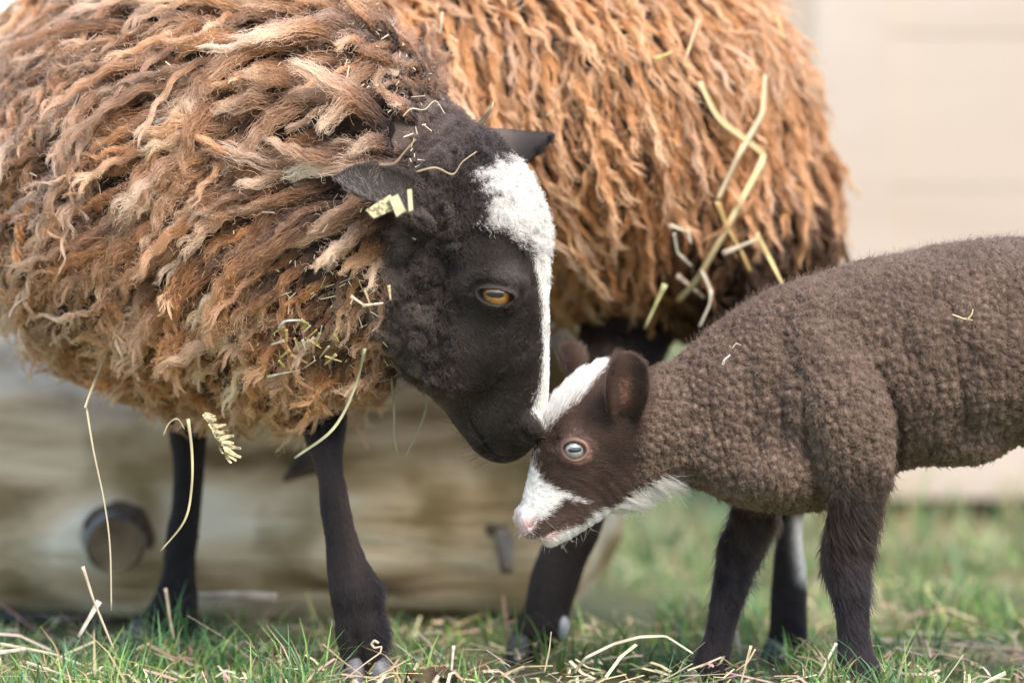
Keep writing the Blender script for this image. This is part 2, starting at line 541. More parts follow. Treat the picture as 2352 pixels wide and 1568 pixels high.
def ewe_head_sdf():
    s = SDF(); st = EW.st; lat = EW.lat
    s.loft(st([(1060, 390, 68, 44), (1092, 455, 92, 50), (1124, 520, 114, 54), (1146, 600, 110, 55), (1160, 700, 98, 45), (1172, 800, 87, 35),
               (1177, 890, 80, 30), (1178, 955, 72, 28.5), (1165, 1000, 50, 24)]), lat, 0.012)
    s.loft(st([(985, 600, 90, 52), (1000, 700, 112, 49), (1040, 800, 112, 40), (1085, 890, 84, 29), (1105, 955, 60, 23), (1125, 1003, 40, 20),
               (1142, 1022, 26, 17)]), lat, 0.018)
    # upper lip and lips
    s.ell(EW.p(1180, 1000), (0.0150, 0.020, 0.0135), EW.R, 0.010)
    s.ell(EW.p(1165, 1018), (0.0130, 0.0185, 0.0110), EW.R, 0.008)
    # brow, cheek bone, nostril wings
    for sg in (1, -1):
        l = 0.044 * sg
        if sg > 0:
            c = EW.p(1128, 648, l)
        else:
            c = c_br + EW.R @ np.array([0, 2 * 0.044, 0])
        if sg > 0: c_br = c
        if sg > 0: s.ell(c, (0.030, 0.014, 0.013), EW.R, 0.012)
        e = EW.p(1143, 672, 0.0455); e = e if sg > 0 else e + EW.R @ np.array([-0.006, 0.0455 + 0.037, 0])
        s.ell(e, (0.0185, 0.0125, 0.0160), EW.R, 0.006)
        e = EW.p(1085, 770, 0.040); e = e if sg > 0 else e + EW.R @ np.array([0, 2 * 0.040, 0])
        s.ell(e, (0.028, 0.009, 0.042), EW.R, 0.014)
        e = EW.p(1216, 985, 0.017); e = e if sg > 0 else e + EW.R @ np.array([0, 2 * 0.017, 0])
        s.ell(e, (0.0120, 0.010, 0.0115), EW.R, 0.007)
    # neck stump under the wool
    s.loft(np.array([[*at(1040, 560, 0.01), 0.085, 0.050], [*at(900, 520, 0.05), 0.105, 0.07], [*at(780, 470, 0.09), 0.12, 0.09]]), (0, -1, 0), 0.02)
    mouth = [EW.uv0(*q, 0.018) for q in ((1212, 1036), (1190, 1052), (1152, 1049), (1128, 1024), (1106, 997), (1085, 962))]
    eye0 = EW.uv0(1143, 672, 0.052)
    nost = [EW.uv0(*q, 0.022) for q in ((1206, 990), (1215, 1003), (1232, 1009))]
    tear = [EW.uv0(*q, 0.048) for q in ((1164, 694), (1158, 720), (1150, 752))]
    crease = [EW.uv0(*q, 0.050) for q in ((1092, 664), (1106, 648), (1136, 642), (1166, 652))]
    def detail(P, D):
        u, v, l = EW.loc(P); al = np.abs(l)
        side = sstep(0.004, 0.012, al)
        out = 0.0042 * np.exp(-(line_d(u, v, mouth) / 5.0) ** 2) * side
        out += 0.0115 * np.exp(-(line_d(u, v, nost) / 6.5) ** 2) * sstep(0.006, 0.012, al)
        out += 0.0030 * np.exp(-(line_d(u, v, tear) / 8.0) ** 2) * side
        out += 0.0022 * np.exp(-(line_d(u, v, crease) / 6.0) ** 2) * side
        # almond opening of the lids
        du, dv = u - eye0[0], v - eye0[1]
        dv2 = dv - 0.10 * du
        e = np.sqrt((du / 38) ** 2 + (np.where(dv2 < 0, dv2 / 14, dv2 / 21)) ** 2)
        eyeside = sstep(0.030, 0.038, al)
        out += 0.0085 * np.clip((1.06 - e) * 3.5, 0, 1) * eyeside
        out -= 0.0022 * np.exp(-((e - 1.22) / 0.14) ** 2) * eyeside
        return out
    s.brush(detail)
    return s

EWE_LEGS = {   # rows: left u, right u, v ; depth y
    'near_front': (0.055, [(640, 810, 800, 0.16), (660, 800, 880, 0.12), (684, 796, 961, 0.085), (702, 793, 1013, 0.065), (723, 796, 1091), (738, 809, 1169), (749, 830, 1247), (751, 848, 1299),
                           (754, 872, 1351), (764, 872, 1403), (768, 888, 1444), (778, 890, 1484), (792, 888, 1525)]),
    'far_front': (0.26, [(360, 500, 880), (384, 480, 987), (395, 470, 1065), (395, 463, 1143), (385, 458, 1221), (377, 451, 1273), (367, 452, 1325),
                         (350, 456, 1377), (326, 452, 1429), (300, 430, 1466)]),
    'near_hind': (0.245, [(1340, 1700, 520, 0.40), (1330, 1560, 740, 0.36), (1310, 1480, 900, 0.30), (1296, 1440, 1000, 0.26), (1290, 1420, 1080), (1259, 1381, 1207), (1239, 1349, 1275), (1219, 1329, 1335), (1203, 1313, 1395),
                         (1189, 1305, 1435), (1170, 1265, 1475), (1163, 1250, 1494)]),
    'far_hind': (0.23, [(1520, 1820, 480, 0.42), (1640, 1860, 700, 0.38), (1735, 1880, 900, 0.29), (1770, 1860, 1060), (1781, 1845, 1201), (1774, 1848, 1281), (1770, 1851, 1341), (1766, 1857, 1401),
                        (1763, 1858, 1453), (1752, 1845, 1496), (1752, 1840, 1508)]),
}
def leg_st(rows, y, thin=0.8, shrink=3):
    out = []
    s = (CAMD + y) / FPX
    for row in rows:
        a, b, v = row[:3]
        if len(row) > 3: y_ = row[3]
        else: y_ = y
        A = ((b - a) / 2 - shrink) * s
        out.append([*at((a + b) / 2, v, y_), A, A * thin])
    return np.array(out)

def ewe_wool_base():
    """the fleece-bearing trunk and neck"""
    s = SDF()
    R = lambda u, v, y, A, B: [*at(u, v, y), A * PX * (1 + y / 3), B]
    s.loft(np.array([R(285, 425, 0.24, 300, 0.120), R(420, 430, 0.18, 440, 0.150), R(590, 450, 0.135, 455, 0.125), R(740, 490, 0.090, 425, 0.105),
                     R(860, 500, 0.060, 325, 0.085), R(960, 520, 0.035, 225, 0.062)]), (0, -1, 0), 0.03, sub=3)
    s.loft(np.array([R(420, 300, 0.34, 430, 0.17), R(800, 250, 0.38, 430, 0.19), R(1150, 250, 0.40, 420, 0.20), R(1380, 270, 0.40, 425, 0.20), R(1498, 340, 0.40, 330, 0.17)]),
           (0, -1, 0), 0.05, sub=3)
    s.ell(at(800, 690, 0.22), (0.10, 0.11, 0.075), None, 0.04)
    s.ell(at(1640, 545, 0.37), (0.085, 0.11, 0.078), None, 0.04)
    return s

EWE_BASE = ewe_wool_base()
ewe_body = ewe_wool_base()
for key, (y, rows) in EWE_LEGS.items():
    ewe_body.loft(leg_st(rows, y), (0, -1, 0), 0.012)
def leg_detail(P, D):
    u, v = pix(P)
    g = [(806, 1420), (820, 1470), (838, 1540)]       # the cleft between the two toes of the near front foot
    return 0.006 * np.exp(-(line_d(u, v, g) / 6.5) ** 2) * (P[:, 1] < 0.06) * sstep(1425, 1475, v)
ewe_body.brush(leg_detail)
ewe_body.brush(lambda P, D: -0.0022 * noise(P * np.array([1, 1, 0.5]), 0.018, 66) * sstep(0.36, 0.22, P[:, 2]))

WHITE_E = [EW.uv0(q[0], q[1], q[2] * 1e-3) for q in ((1098, 396, 34), (1120, 388, 30), (1146, 352, 18), (1192, 360, 0), (1240, 420, 0), (1320, 500, 0), (1340, 620, 0), (1340, 1000, 0), (1262, 1003, 0), (1246, 985, 10), (1235, 962, 15),
                                 (1231, 935, 16), (1238, 905, 16), (1246, 880, 14), (1251, 840, 15), (1249, 760, 15), (1247, 690, 16), (1246, 640, 18), (1240, 600, 22), (1205, 566, 32), (1165, 532, 38), (1122, 508, 42), (1124, 455, 40), (1094, 405, 38))]
WHITE_E = np.array(WHITE_E)
BLACK = np.array([0.034, 0.0265, 0.0235])
FE_AX = (at(1273, 309, 0.106) - at(1130, 360, 0.068)); FE_AX = FE_AX / (FE_AX @ FE_AX)
def ewe_color(P, rnd=None):
    u, v, l = EW.loc(P)
    w = poly_sd(u, v, WHITE_E) + (9 * noise(P, 0.006, 3) + 5 * noise(P, 0.002, 4)) * (0.25 + 0.75 * sstep(640, 560, v) + 0.5 * sstep(860, 900, v))
    cap = sstep(665, 635, v)
    half = np.interp(v, [590, 640, 690, 760, 850, 895, 940, 980, 1004, 1020], [0.022, 0.016, 0.011, 0.0095, 0.0095, 0.013, 0.0185, 0.0170, 0.010, 0.0])
    bl = (np.abs(l) - half) / 0.0025 + 0.8 * noise(P, 0.003, 14) + 0.5 * noise(P, 0.0012, 15)
    front = sstep(1170, 1200, u)
    if rnd is None:
        w = np.maximum((1 - sstep(-5, 5, w)) * cap, (1 - sstep(-0.6, 0.6, bl)) * front * (v < 1015))
    else:                                     # single hairs of both colours mix at the edges
        w = np.maximum(((1 - sstep(-16, 10, w)) * cap > rnd) * 1.0, ((1 - sstep(-2.2, 1.8, bl)) * front * (v < 1015) > rnd) * 1.0)
    cheek = sstep(1080, 940, u - (v - 700) * 0.1)[:, None]
    c = BLACK * (1 + 0.5 * noise(P, 0.02, 9)[:, None]) + (cheek + 1.1 * sstep(985, 900, u)[:, None]) * np.array([0.066, 0.049, 0.040]) * (0.9 + 0.9 * noise(P, 0.012, 5)[:, None]) + (sstep(560, 420, v) * sstep(1110, 1050, u))[:, None] * np.array([0.065, 0.045, 0.036])
    fe_t = np.clip(((P - at(1130, 360, 0.068)) @ FE_AX), 0, 1)
    fard = np.linalg.norm(P - (at(1130, 360, 0.068) + fe_t[:, None] * (at(1273, 309, 0.106) - at(1130, 360, 0.068))), axis=1)
    w = w * sstep(0.018, 0.026, fard)
    warm = np.exp(-((u - 1075) ** 2 + (v - 880) ** 2) / 60 ** 2)[:, None]
    c = c + warm * np.array([0.02, 0.010, 0.004])
    whi = np.array([0.66, 0.615, 0.555]) * (1 - 0.10 * noise(P, 0.01, 6)[:, None])
    return c * (1 - w[:, None]) + whi * w[:, None]

def head_wool(P):
    """0 on the sleek face, 1 on the woolly cheek and poll"""
    u, v, l = EW.loc(P)
    d = (u - (1085 - 0.10 * (v - 560))) + 45 * noise(P, 0.02, 21)
    a = sstep(40, -50, d) * sstep(905, 850, v)
    top = sstep(525, 470, v + 0.35 * (u - 1130))
    return np.maximum(a, top)
EWE = empty('ewe', (-0.1, 0.15, 0), 'adult ewe with long brown fleece and black face, bending down to the lamb', 'sheep')
hs = ewe_head_sdf()
eh_V, eh_F = surface(hs, 0.0017)
_n = vnormals(eh_V, eh_F)
_u, _v, _l = EW.loc(eh_V)
_wp = sstep(6, -16, poly_sd(_u, _v, WHITE_E)) * sstep(640, 570, _v) * 0.8
_w = np.maximum(head_wool(eh_V), _wp)
_q = eh_V + 0.004 * np.stack([noise(eh_V, 0.02, s_) for s_ in (1, 2, 3)], 1)
_a, _b = worley(_q, 0.0105, 3); _c, _d = worley(_q, 0.0058, 4)
eh_V = eh_V + _n * (_w * (0.0062 * np.sqrt(np.clip(_b - _a, 0, 0.6) / 0.6) + 0.0022 * np.sqrt(np.clip(_d - _c, 0, 0.5) / 0.5) - 0.003))[:, None]
eb_V, eb_F = surface(ewe_body, 0.0046)

# ears, grown onto the head mesh
ne = ear_shell([EW.p(985, 498, 0.046), EW.p(925, 462, 0.064), EW.p(865, 434, 0.076), EW.p(815, 418, 0.083), EW.p(778, 410, 0.088)],
               [0.016, 0.0215, 0.0200, 0.013, 0.002], (0.15, -0.45, -0.85), (-0.1, -0.75, -0.55), 1.15)
fe = ear_shell([at(1105, 372, 0.058), at(1150, 352, 0.075), at(1195, 338, 0.088), at(1235, 324, 0.098), at(1273, 309, 0.106)],
               [0.018, 0.0215, 0.0165, 0.0095, 0.0015], (0.25, 0.35, 0.9), (0.3, 0.8, -0.3), 0.9)
V0, F0 = merge((eh_V, eh_F), ne, fe)
n_head = len(V0)
V1, F1 = merge((V0, F0), (eb_V, eb_F))
WOOLDARK = np.array([0.055, 0.036, 0.027])
cE = np.empty((len(V1), 3))
cE[:n_head] = ewe_color(V1[:n_head]) * 0.8
nose_sk = np.exp(-(line_d(*EW.loc(V1[:n_head])[:2], [EW.uv0(*q, 0.022) for q in ((1206, 990), (1215, 1003), (1232, 1009))]) / 9) ** 2)[:, None]
cE[:n_head] = cE[:n_head] * (1 - nose_sk) + np.array([0.012, 0.010, 0.010]) * nose_sk
bz = V1[n_head:, 2]
_u, _v = pix(V1[n_head:])
wool_w = sstep(980, 900, _v)[:, None]
cE[n_head:] = WOOLDARK * wool_w + np.array([0.014, 0.011, 0.011]) * (1 - wool_w)
_ws = np.exp(-((_u - 1838 - 0.08 * (_v - 1250)) / 15) ** 2) * sstep(1160, 1200, _v) * sstep(1350, 1310, _v) * (V1[n_head:, 1] > 0.15)
cE[n_head:] = cE[n_head:] * (1 - _ws[:, None]) + np.array([0.72, 0.68, 0.64]) * _ws[:, None]
inner = slice(len(eh_V), len(eh_V) + len(ne[0]))
cE[inner] = np.array([0.020, 0.015, 0.012])
ewe_mesh = mesh_obj('body', V1, F1, M_SKIN, EWE, cE)

# eyes
lookR = EW.R @ np.array([0.10, -1.0, 0.04]); upR = EW.R @ np.array([-0.06, 0, 1.0])
ec = EW.p(1143, 672, 0.0455)
eyeball('ewe_eye', ec + EW.R @ np.array([0, 0.0035, 0.0012]), 0.0152, lookR, upR, EWE, (0.42, 0.185, 0.05), (0.10, 0.034, 0.014), (0.10, 0.06, 0.045), 0.78, (0.44, 0.15), -0.12)
ec2 = ec + EW.R @ np.array([-0.006, 0.0455 + 0.037, 0])
eyeball('ewe_eye_far', ec2 - EW.R @ np.array([0, 0.0035, 0]), 0.0152, EW.R @ np.array([0.10, 1.0, 0.04]), upR, EWE, (0.62, 0.27, 0.06), (0.16, 0.055, 0.02), (0.20, 0.11, 0.07), 0.80, (0.46, 0.15), 0.12)

# ---- short fur of face, ears and legs
rs = np.random.default_rng(11)
VN0 = vnormals(V0, F0)
up_face = EW.R @ np.array([-0.25, 0, 1.0])
WHITE_CURL = np.array([EW.uv0(*q) for q in ((1040, 400), (1130, 340), (1230, 400), (1300, 520), (1300, 640), (1240, 640), (1200, 570), (1100, 530))])
def near_eye(P):
    u, v, l = EW.loc(P); e0 = EW.uv0(1143, 672, 0.052)
    return np.sqrt(((u - e0[0]) / 43) ** 2 + ((v - e0[1]) / 25) ** 2)
def ear_part(P):
    return np.minimum(np.linalg.norm(P - EW.p(865, 434, 0.076), axis=1) / 0.042, np.linalg.norm(P - at(1205, 336, 0.09), axis=1) / 0.034)
def comb_head(P, N):
    u, v, l = EW.loc(P)
    base = np.tile(up_face, (len(P), 1))
    # swirl away from the eye, backwards over the cheek
    k = np.exp(-((u - 1100) ** 2 + (v - 690) ** 2) / 120 ** 2)[:, None]
    base = base + k * (EW.R @ np.array([-1.0, 0, 0.0]))
    return base
parts = []
parts.append(fur(V0, F0, VN0, 1.5e6, lambda P: (1 - 0.85 * head_wool(P)) * sstep(1.02, 1.25, near_eye(P)), lambda P: 0.0052 + 0 * P[:, 0], comb_head, ewe_color, rs, dither=True, K=4, lift=0.30, rad=0.00016, jitter=0.34, clump=0.8, root_dark=0.6, tip_light=1.9))
# woolly cheeks and poll: short crimped curls
parts.append(fur(V0, F0, VN0, 1.6e6, lambda P: head_wool(P) * (sstep(0.8, 1.1, ear_part(P))), lambda P: 0.0085 + 0.003 * noise(P, 0.015, 31), lambda P, N: np.tile(np.array([-0.6, 0, -0.8]), (len(P), 1)) + np.stack([noise(P, 0.007, 50 + s) for s in range(3)], 1) * 1.9,
                 lambda P, q: ewe_color(P, q) * (1.05 + 0.7 * np.clip(noise(P, 0.008, 33), -0.6, 1)[:, None] * (ewe_color(P)[:, :1] < 0.3)), rs, dither=True, K=7, lift=0.65, rad=0.00022, curl=(0.0013, 1.6), jitter=0.15, root_dark=0.45, tip_light=1.5))
# white forehead wool
def white_curl(P):
    u, v, l = EW.loc(P)
    return sstep(12, -14, poly_sd(u, v, WHITE_E) + 8 * noise(P, 0.005, 3)) * sstep(660, 600, v)
parts.append(fur(V0, F0, VN0, 2.0e6, white_curl, lambda P: 0.0080 + 0 * P[:, 0], lambda P, N: np.tile(np.array([0.3, 0, -0.6]), (len(P), 1)) + np.stack([noise(P, 0.006, 60 + s) for s in range(3)], 1) * 1.8,
                 ewe_color, rs, dither=True, K=6, lift=0.75, rad=0.00022, curl=(0.0012, 1.3), jitter=0.2, root_dark=0.9, tip_light=1.08))
# whiskers on the chin
parts.append(fur(V0, F0, VN0, 2.2e4, lambda P: sstep(960, 1000, EW.loc(P)[1]) * sstep(1180, 1120, EW.loc(P)[0]), lambda P: 0.018 + 0 * P[:, 0], lambda P, N: np.tile(np.array([-0.7, 0, -0.3]), (len(P), 1)), lambda P: np.tile(BLACK, (len(P), 1)), rs, K=4, lift=0.8, rad=0.00011, jitter=0.5))
put_fur('face_fur', parts, M_FUR, EWE)

# ---- legs
parts = []
VNb = vnormals(eb_V, eb_F)
legcol = lambda P: np.array([0.022, 0.0172, 0.0168]) * (1 + 0.35 * noise(P, 0.03, 8)[:, None]) + np.array([0.030, 0.016, 0.011]) * (np.exp(-((pix(P)[0] - 800 - (pix(P)[1] - 1180) * 0.16) / 14) ** 2) * sstep(1050, 1150, pix(P)[1]) * sstep(1330, 1250, pix(P)[1]))[:, None]
white_shin = lambda P: (np.exp(-((pix(P)[0] - 1838 - 0.08 * (pix(P)[1] - 1250)) / 15) ** 2) * sstep(1160, 1200, pix(P)[1]) * sstep(1350, 1310, pix(P)[1]) * (P[:, 1] > 0.15))[:, None]
legcol0 = legcol
legcol = lambda P: legcol0(P) * (1 - white_shin(P)) + np.array([0.75, 0.70, 0.66]) * white_shin(P)
legzone = lambda P: (EWE_BASE(P) > 0.012) * 1.0
parts.append(fur(eb_V, eb_F, VNb, 9e5, legzone, lambda P: 0.0065 + 0 * P[:, 0], lambda P, N: np.tile(np.array([0.12, 0.1, -1.0]), (len(P), 1)), legcol, rs, K=4, lift=0.22, rad=0.00017, jitter=0.22, clump=0.4))
# feather behind the fetlocks
def fetl(P):
    u, v = pix(P)
    return np.maximum(np.exp(-((u - 875) / 16) ** 2 - ((v - 1440) / 40) ** 2), np.exp(-((u - 868) / 14) ** 2 - ((v - 1355) / 30) ** 2) * 0.7) * (P[:, 1] < 0.1)
parts.append(fur(eb_V, eb_F, VNb, 9e5, fetl, lambda P: 0.013 + 0 * P[:, 0], lambda P, N: np.tile(np.array([0.7, 0.1, -0.9]), (len(P), 1)), lambda P: np.tile(np.array([0.014, 0.012, 0.015]), (len(P), 1)), rs, K=5, lift=0.5, rad=0.00017, jitter=0.2))
put_fur('leg_fur', parts, M_FUR, EWE)

# ---- hooves: two claws on each foot that shows
M_HOOF = plain_mat('hoof_horn', (0.11, 0.105, 0.115), 0.55, 0.3)
M_HOOFD = plain_mat('dark_hoof_horn', (0.05, 0.045, 0.05), 0.5, 0.4)
def claw(rows, y, mat, thin=1.25):
    c = SDF(); c.loft(leg_st(rows, y, thin, 0), (0, -1, 0), 0.004, sub=4)
    c.brush(lambda P, D: 0.0002 * np.sin(P[:, 2] * 1500))
    V, F = surface(c, 0.0016)
    V[:, 2] = np.maximum(V[:, 2], 0.001)
    return mesh_obj('claw', V, F, mat, EWE)
claw([(806, 830, 1480, 0.066), (796, 836, 1520, 0.052), (792, 838, 1556, 0.044), (800, 838, 1592, 0.040)], 0.046, M_HOOF)
claw([(846, 880, 1470, 0.075), (841, 894, 1512, 0.060), (841, 900, 1556, 0.052), (846, 892, 1592, 0.048)], 0.054, M_HOOF)
claw([(292, 350, 1448), (280, 346, 1476), (276, 344, 1490)], 0.235, M_HOOFD)
claw([(350, 430, 1448), (346, 432, 1476), (346, 430, 1490)], 0.27, M_HOOFD)
claw([(1166, 1215, 1478), (1160, 1215, 1500), (1162, 1215, 1512)], 0.225, M_HOOFD)
claw([(1272, 1304, 1422), (1272, 1310, 1440), (1278, 1308, 1456)], 0.240, plain_mat('pale_dewclaw', (0.26, 0.25, 0.27), 0.6))
claw([(1752, 1800, 1490), (1748, 1800, 1510), (1750, 1800, 1522)], 0.215, M_HOOFD)
claw([(1802, 1846, 1490), (1803, 1850, 1510), (1805, 1848, 1522)], 0.235, M_HOOFD)
# ------------------------------------------------------------------ the lamb
LB = Frame(1330, 1030, 0.005, math.radians(13), math.radians(0))     # faces left, turned a little towards the camera

def lamb_head_sdf():
    s = SDF(); st = LB.st; lat = LB.lat
    # skull and muzzle, poll to nose
    s.loft(st([(1445, 935, 80, 27), (1398, 936, 98, 30), (1350, 985, 100, 30.5), (1310, 1045, 84, 26), (1280, 1100, 66, 20), (1255, 1145, 52, 16.5), (1236, 1180, 41, 15), (1224, 1200, 27, 12.5)]), lat, 0.008)
    # cheek and lower jaw
    s.loft(st([(1480, 1010, 100, 27), (1430, 1065, 95, 26), (1375, 1120, 66, 20), (1325, 1170, 47, 15), (1285, 1205, 36, 12.5), (1262, 1226, 24, 10.5)]), lat, 0.010)
    s.ell(LB.p(1215, 1192), (0.0085, 0.0125, 0.0105), LB.R, 0.005)
    s.ell(LB.p(1228, 1207), (0.0100, 0.0125, 0.0080), LB.R, 0.005)
    for sg in (1, -1):
        def mp(u, v, l):
            c = LB.p(u, v, l); return c if sg > 0 else c + LB.R @ np.array([0, 2 * l, 0])
        s.ell(mp(1317, 1027, 0.0255), (0.0120, 0.0075, 0.0108), LB.R, 0.005)
        s.ell(mp(1330, 1000, 0.0225), (0.016, 0.008, 0.008), LB.R, 0.008)
        s.ell(mp(1212, 1186, 0.0085), (0.0065, 0.0055, 0.0070), LB.R, 0.004)
    s.loft(np.array([[*at(1440, 960, 0.01), 0.038, 0.032], [*at(1510, 978, 0.02), 0.043, 0.036], [*at(1570, 970, 0.025), 0.048, 0.042]]), (0, -1, 0), 0.012)
    eye0 = LB.uv0(1317, 1027, 0.030)
    mouth = [LB.uv0(*q, 0.010) for q in ((1206, 1226), (1216, 1231), (1248, 1226), (1280, 1203), (1300, 1190))]
    nost = [LB.uv0(*q, 0.011) for q in ((1230, 1181), (1222, 1192), (1218, 1204))]
    def detail(P, D):
        u, v, l = LB.loc(P); al = np.abs(l)
        out = 0.0020 * np.exp(-(line_d(u, v, mouth) / 3.6) ** 2) * sstep(0.002, 0.006, al)
        out += 0.0050 * np.exp(-(line_d(u, v, nost) / 4.0) ** 2) * sstep(0.003, 0.006, al)
        du, dv = u - eye0[0], v - eye0[1]
        dv_ = dv - 0.08 * du
        e = np.sqrt((du / 24.5) ** 2 + (dv_ / np.where(dv_ < 0, 17.5, 20.5)) ** 2)
        es = sstep(0.017, 0.022, al)
        out += 0.0055 * np.clip((1.06 - e) * 3.5, 0, 1) * es
        out -= 0.0008 * np.exp(-((e - 1.22) / 0.16) ** 2) * es
        out += 0.0012 * np.exp(-((e - 1.62) / 0.15) ** 2) * es * (dv < 0)
        return out
    s.brush(detail)
    return s

LAMB_LEGS = {
    'near': (-0.018, [(1915, 2050, 1000, -0.034), (1898, 2049, 1061, -0.038), (1900, 2038, 1101, -0.036), (1903, 2028, 1165, -0.030), (1898, 2012, 1221, -0.024), (1889, 2006, 1261), (1890, 1998, 1301), (1903, 1998, 1341), (1916, 1996, 1381), (1923, 1994, 1421), (1926, 1996, 1461), (1926, 2005, 1501), (1922, 2018, 1541), (1922, 2025, 1575)]),
    'far': (0.055, [(1700, 1850, 1060), (1688, 1800, 1133), (1680, 1790, 1181), (1668, 1772, 1221), (1650, 1752, 1261), (1646, 1732, 1301), (1640, 1718, 1341), (1634, 1704, 1381), (1628, 1692, 1421), (1620, 1682, 1461), (1604, 1674, 1501), (1586, 1670, 1541), (1572, 1660, 1572)]),
    'hind_near': (-0.01, [(2560, 2790, 900), (2600, 2760, 1050), (2640, 2750, 1180), (2690, 2770, 1300), (2680, 2750, 1420), (2660, 2740, 1520), (2650, 2740, 1575)]),
    'hind_far': (0.07, [(2500, 2700, 900), (2530, 2680, 1050), (2560, 2670, 1180), (2600, 2680, 1300), (2590, 2660, 1420), (2570, 2650, 1520), (2560, 2650, 1560)]),
}
LY = 0.030
def lamb_trunk():
    s = SDF()
    R = lambda u, top, bot, B, y=LY: [*at(u, (top + bot) / 2, y), (bot - top) / 2 * PX, B * 1e-3]
    s.loft(np.array([R(1490, 866, 1098, 37, 0.02), R(1560, 845, 1108, 42, 0.022), R(1640, 800, 1118, 50, 0.026), R(1730, 728, 1132, 60), R(1840, 658, 1160, 70), R(1980, 610, 1100, 76), R(2140, 572, 1048, 79), R(2320, 546, 1018, 80),
                     R(2500, 545, 1030, 78), R(2650, 570, 1000, 70)]), (0, -1, 0), 0.01, sub=3)
    # shoulder and upper foreleg standing proud of the ribs, brisket, belly fold
    s.loft(np.array([[*at(1880, 800, -0.020), 0.026, 0.022], [*at(1915, 900, -0.034), 0.042, 0.028], [*at(1955, 985, -0.036), 0.037, 0.030], [*at(1972, 1060, -0.024), 0.028, 0.030]]), (0, -1, 0), 0.010, sub=3)
    s.ell(at(1785, 1085, 0.0), (0.050, 0.045, 0.028), None, 0.03)
    s.ell(at(2215, 1020, 0.03), (0.030, 0.045, 0.014), None, 0.02)
    return s
_trunk0 = lamb_trunk
def lamb_trunk():
    s = _trunk0()
    def folds(P, D):
        u, v = pix(P)
        near = (P[:, 1] < 0.02)
        f = 0.0075 * np.exp(-(line_d(u, v, [(2020, 850), (2060, 940), (2066, 1000), (2052, 1090)]) / 15) ** 2)
        f += 0.0040 * np.exp(-(line_d(u, v, [(1790, 760), (1830, 860), (1850, 960), (1872, 1090), (1880, 1150)]) / 20) ** 2)
        f -= 0.0030 * np.exp(-(line_d(u, v, [(2110, 700), (2140, 850), (2160, 990)]) / 34) ** 2) + 0.0025 * np.exp(-(line_d(u, v, [(2230, 680), (2260, 830), (2270, 980)]) / 30) ** 2)
        f += 0.0030 * np.exp(-(line_d(u, v, [(1700, 800), (1735, 900), (1740, 1040)]) / 26) ** 2)
        return f * near
    return s.brush(folds)
LAMB_BASE = lamb_trunk()
lamb_body = lamb_trunk()
for key, (y, rows) in LAMB_LEGS.items():
    lamb_body.loft(leg_st(rows, y, 0.78, 2), (0, -1, 0), 0.014)

BR = np.array([0.066, 0.040, 0.030])
L_HEADW = [LB.uv0(*q, l) for q, l in (((1225, 1000), 0), ((1250, 985), .004), ((1285, 950), .012), ((1330, 912), .016), ((1365, 868), .016), ((1398, 838), .010), ((1390, 810), 0), ((1250, 800), 0), ((1180, 940), 0))]
L_MUZ = [LB.uv0(*q, l) for q, l in (((1214, 1005), 0), ((1229, 1030), .004), ((1232, 1078), .010), ((1248, 1104), .016), ((1284, 1124), .018), ((1352, 1150), .020), ((1320, 1150), .018), ((1290, 1142), .018), ((1276, 1156), .016), ((1262, 1172), .015), ((1236, 1187), .012), ((1222, 1206), .008), ((1205, 1224), 0), ((1170, 1215), 0), ((1175, 1100), 0))]
L_JAW = [LB.uv0(*q, l) for q, l in (((1200, 1229), 0), ((1250, 1226), .010), ((1288, 1212), .012), ((1338, 1198), .015), ((1362, 1170), .018), ((1405, 1162), .02), ((1445, 1148), .022), ((1480, 1125), .024), ((1512, 1102), .022), ((1560, 1120), .01), ((1540, 1200), 0), ((1400, 1260), 0), ((1250, 1290), 0))]
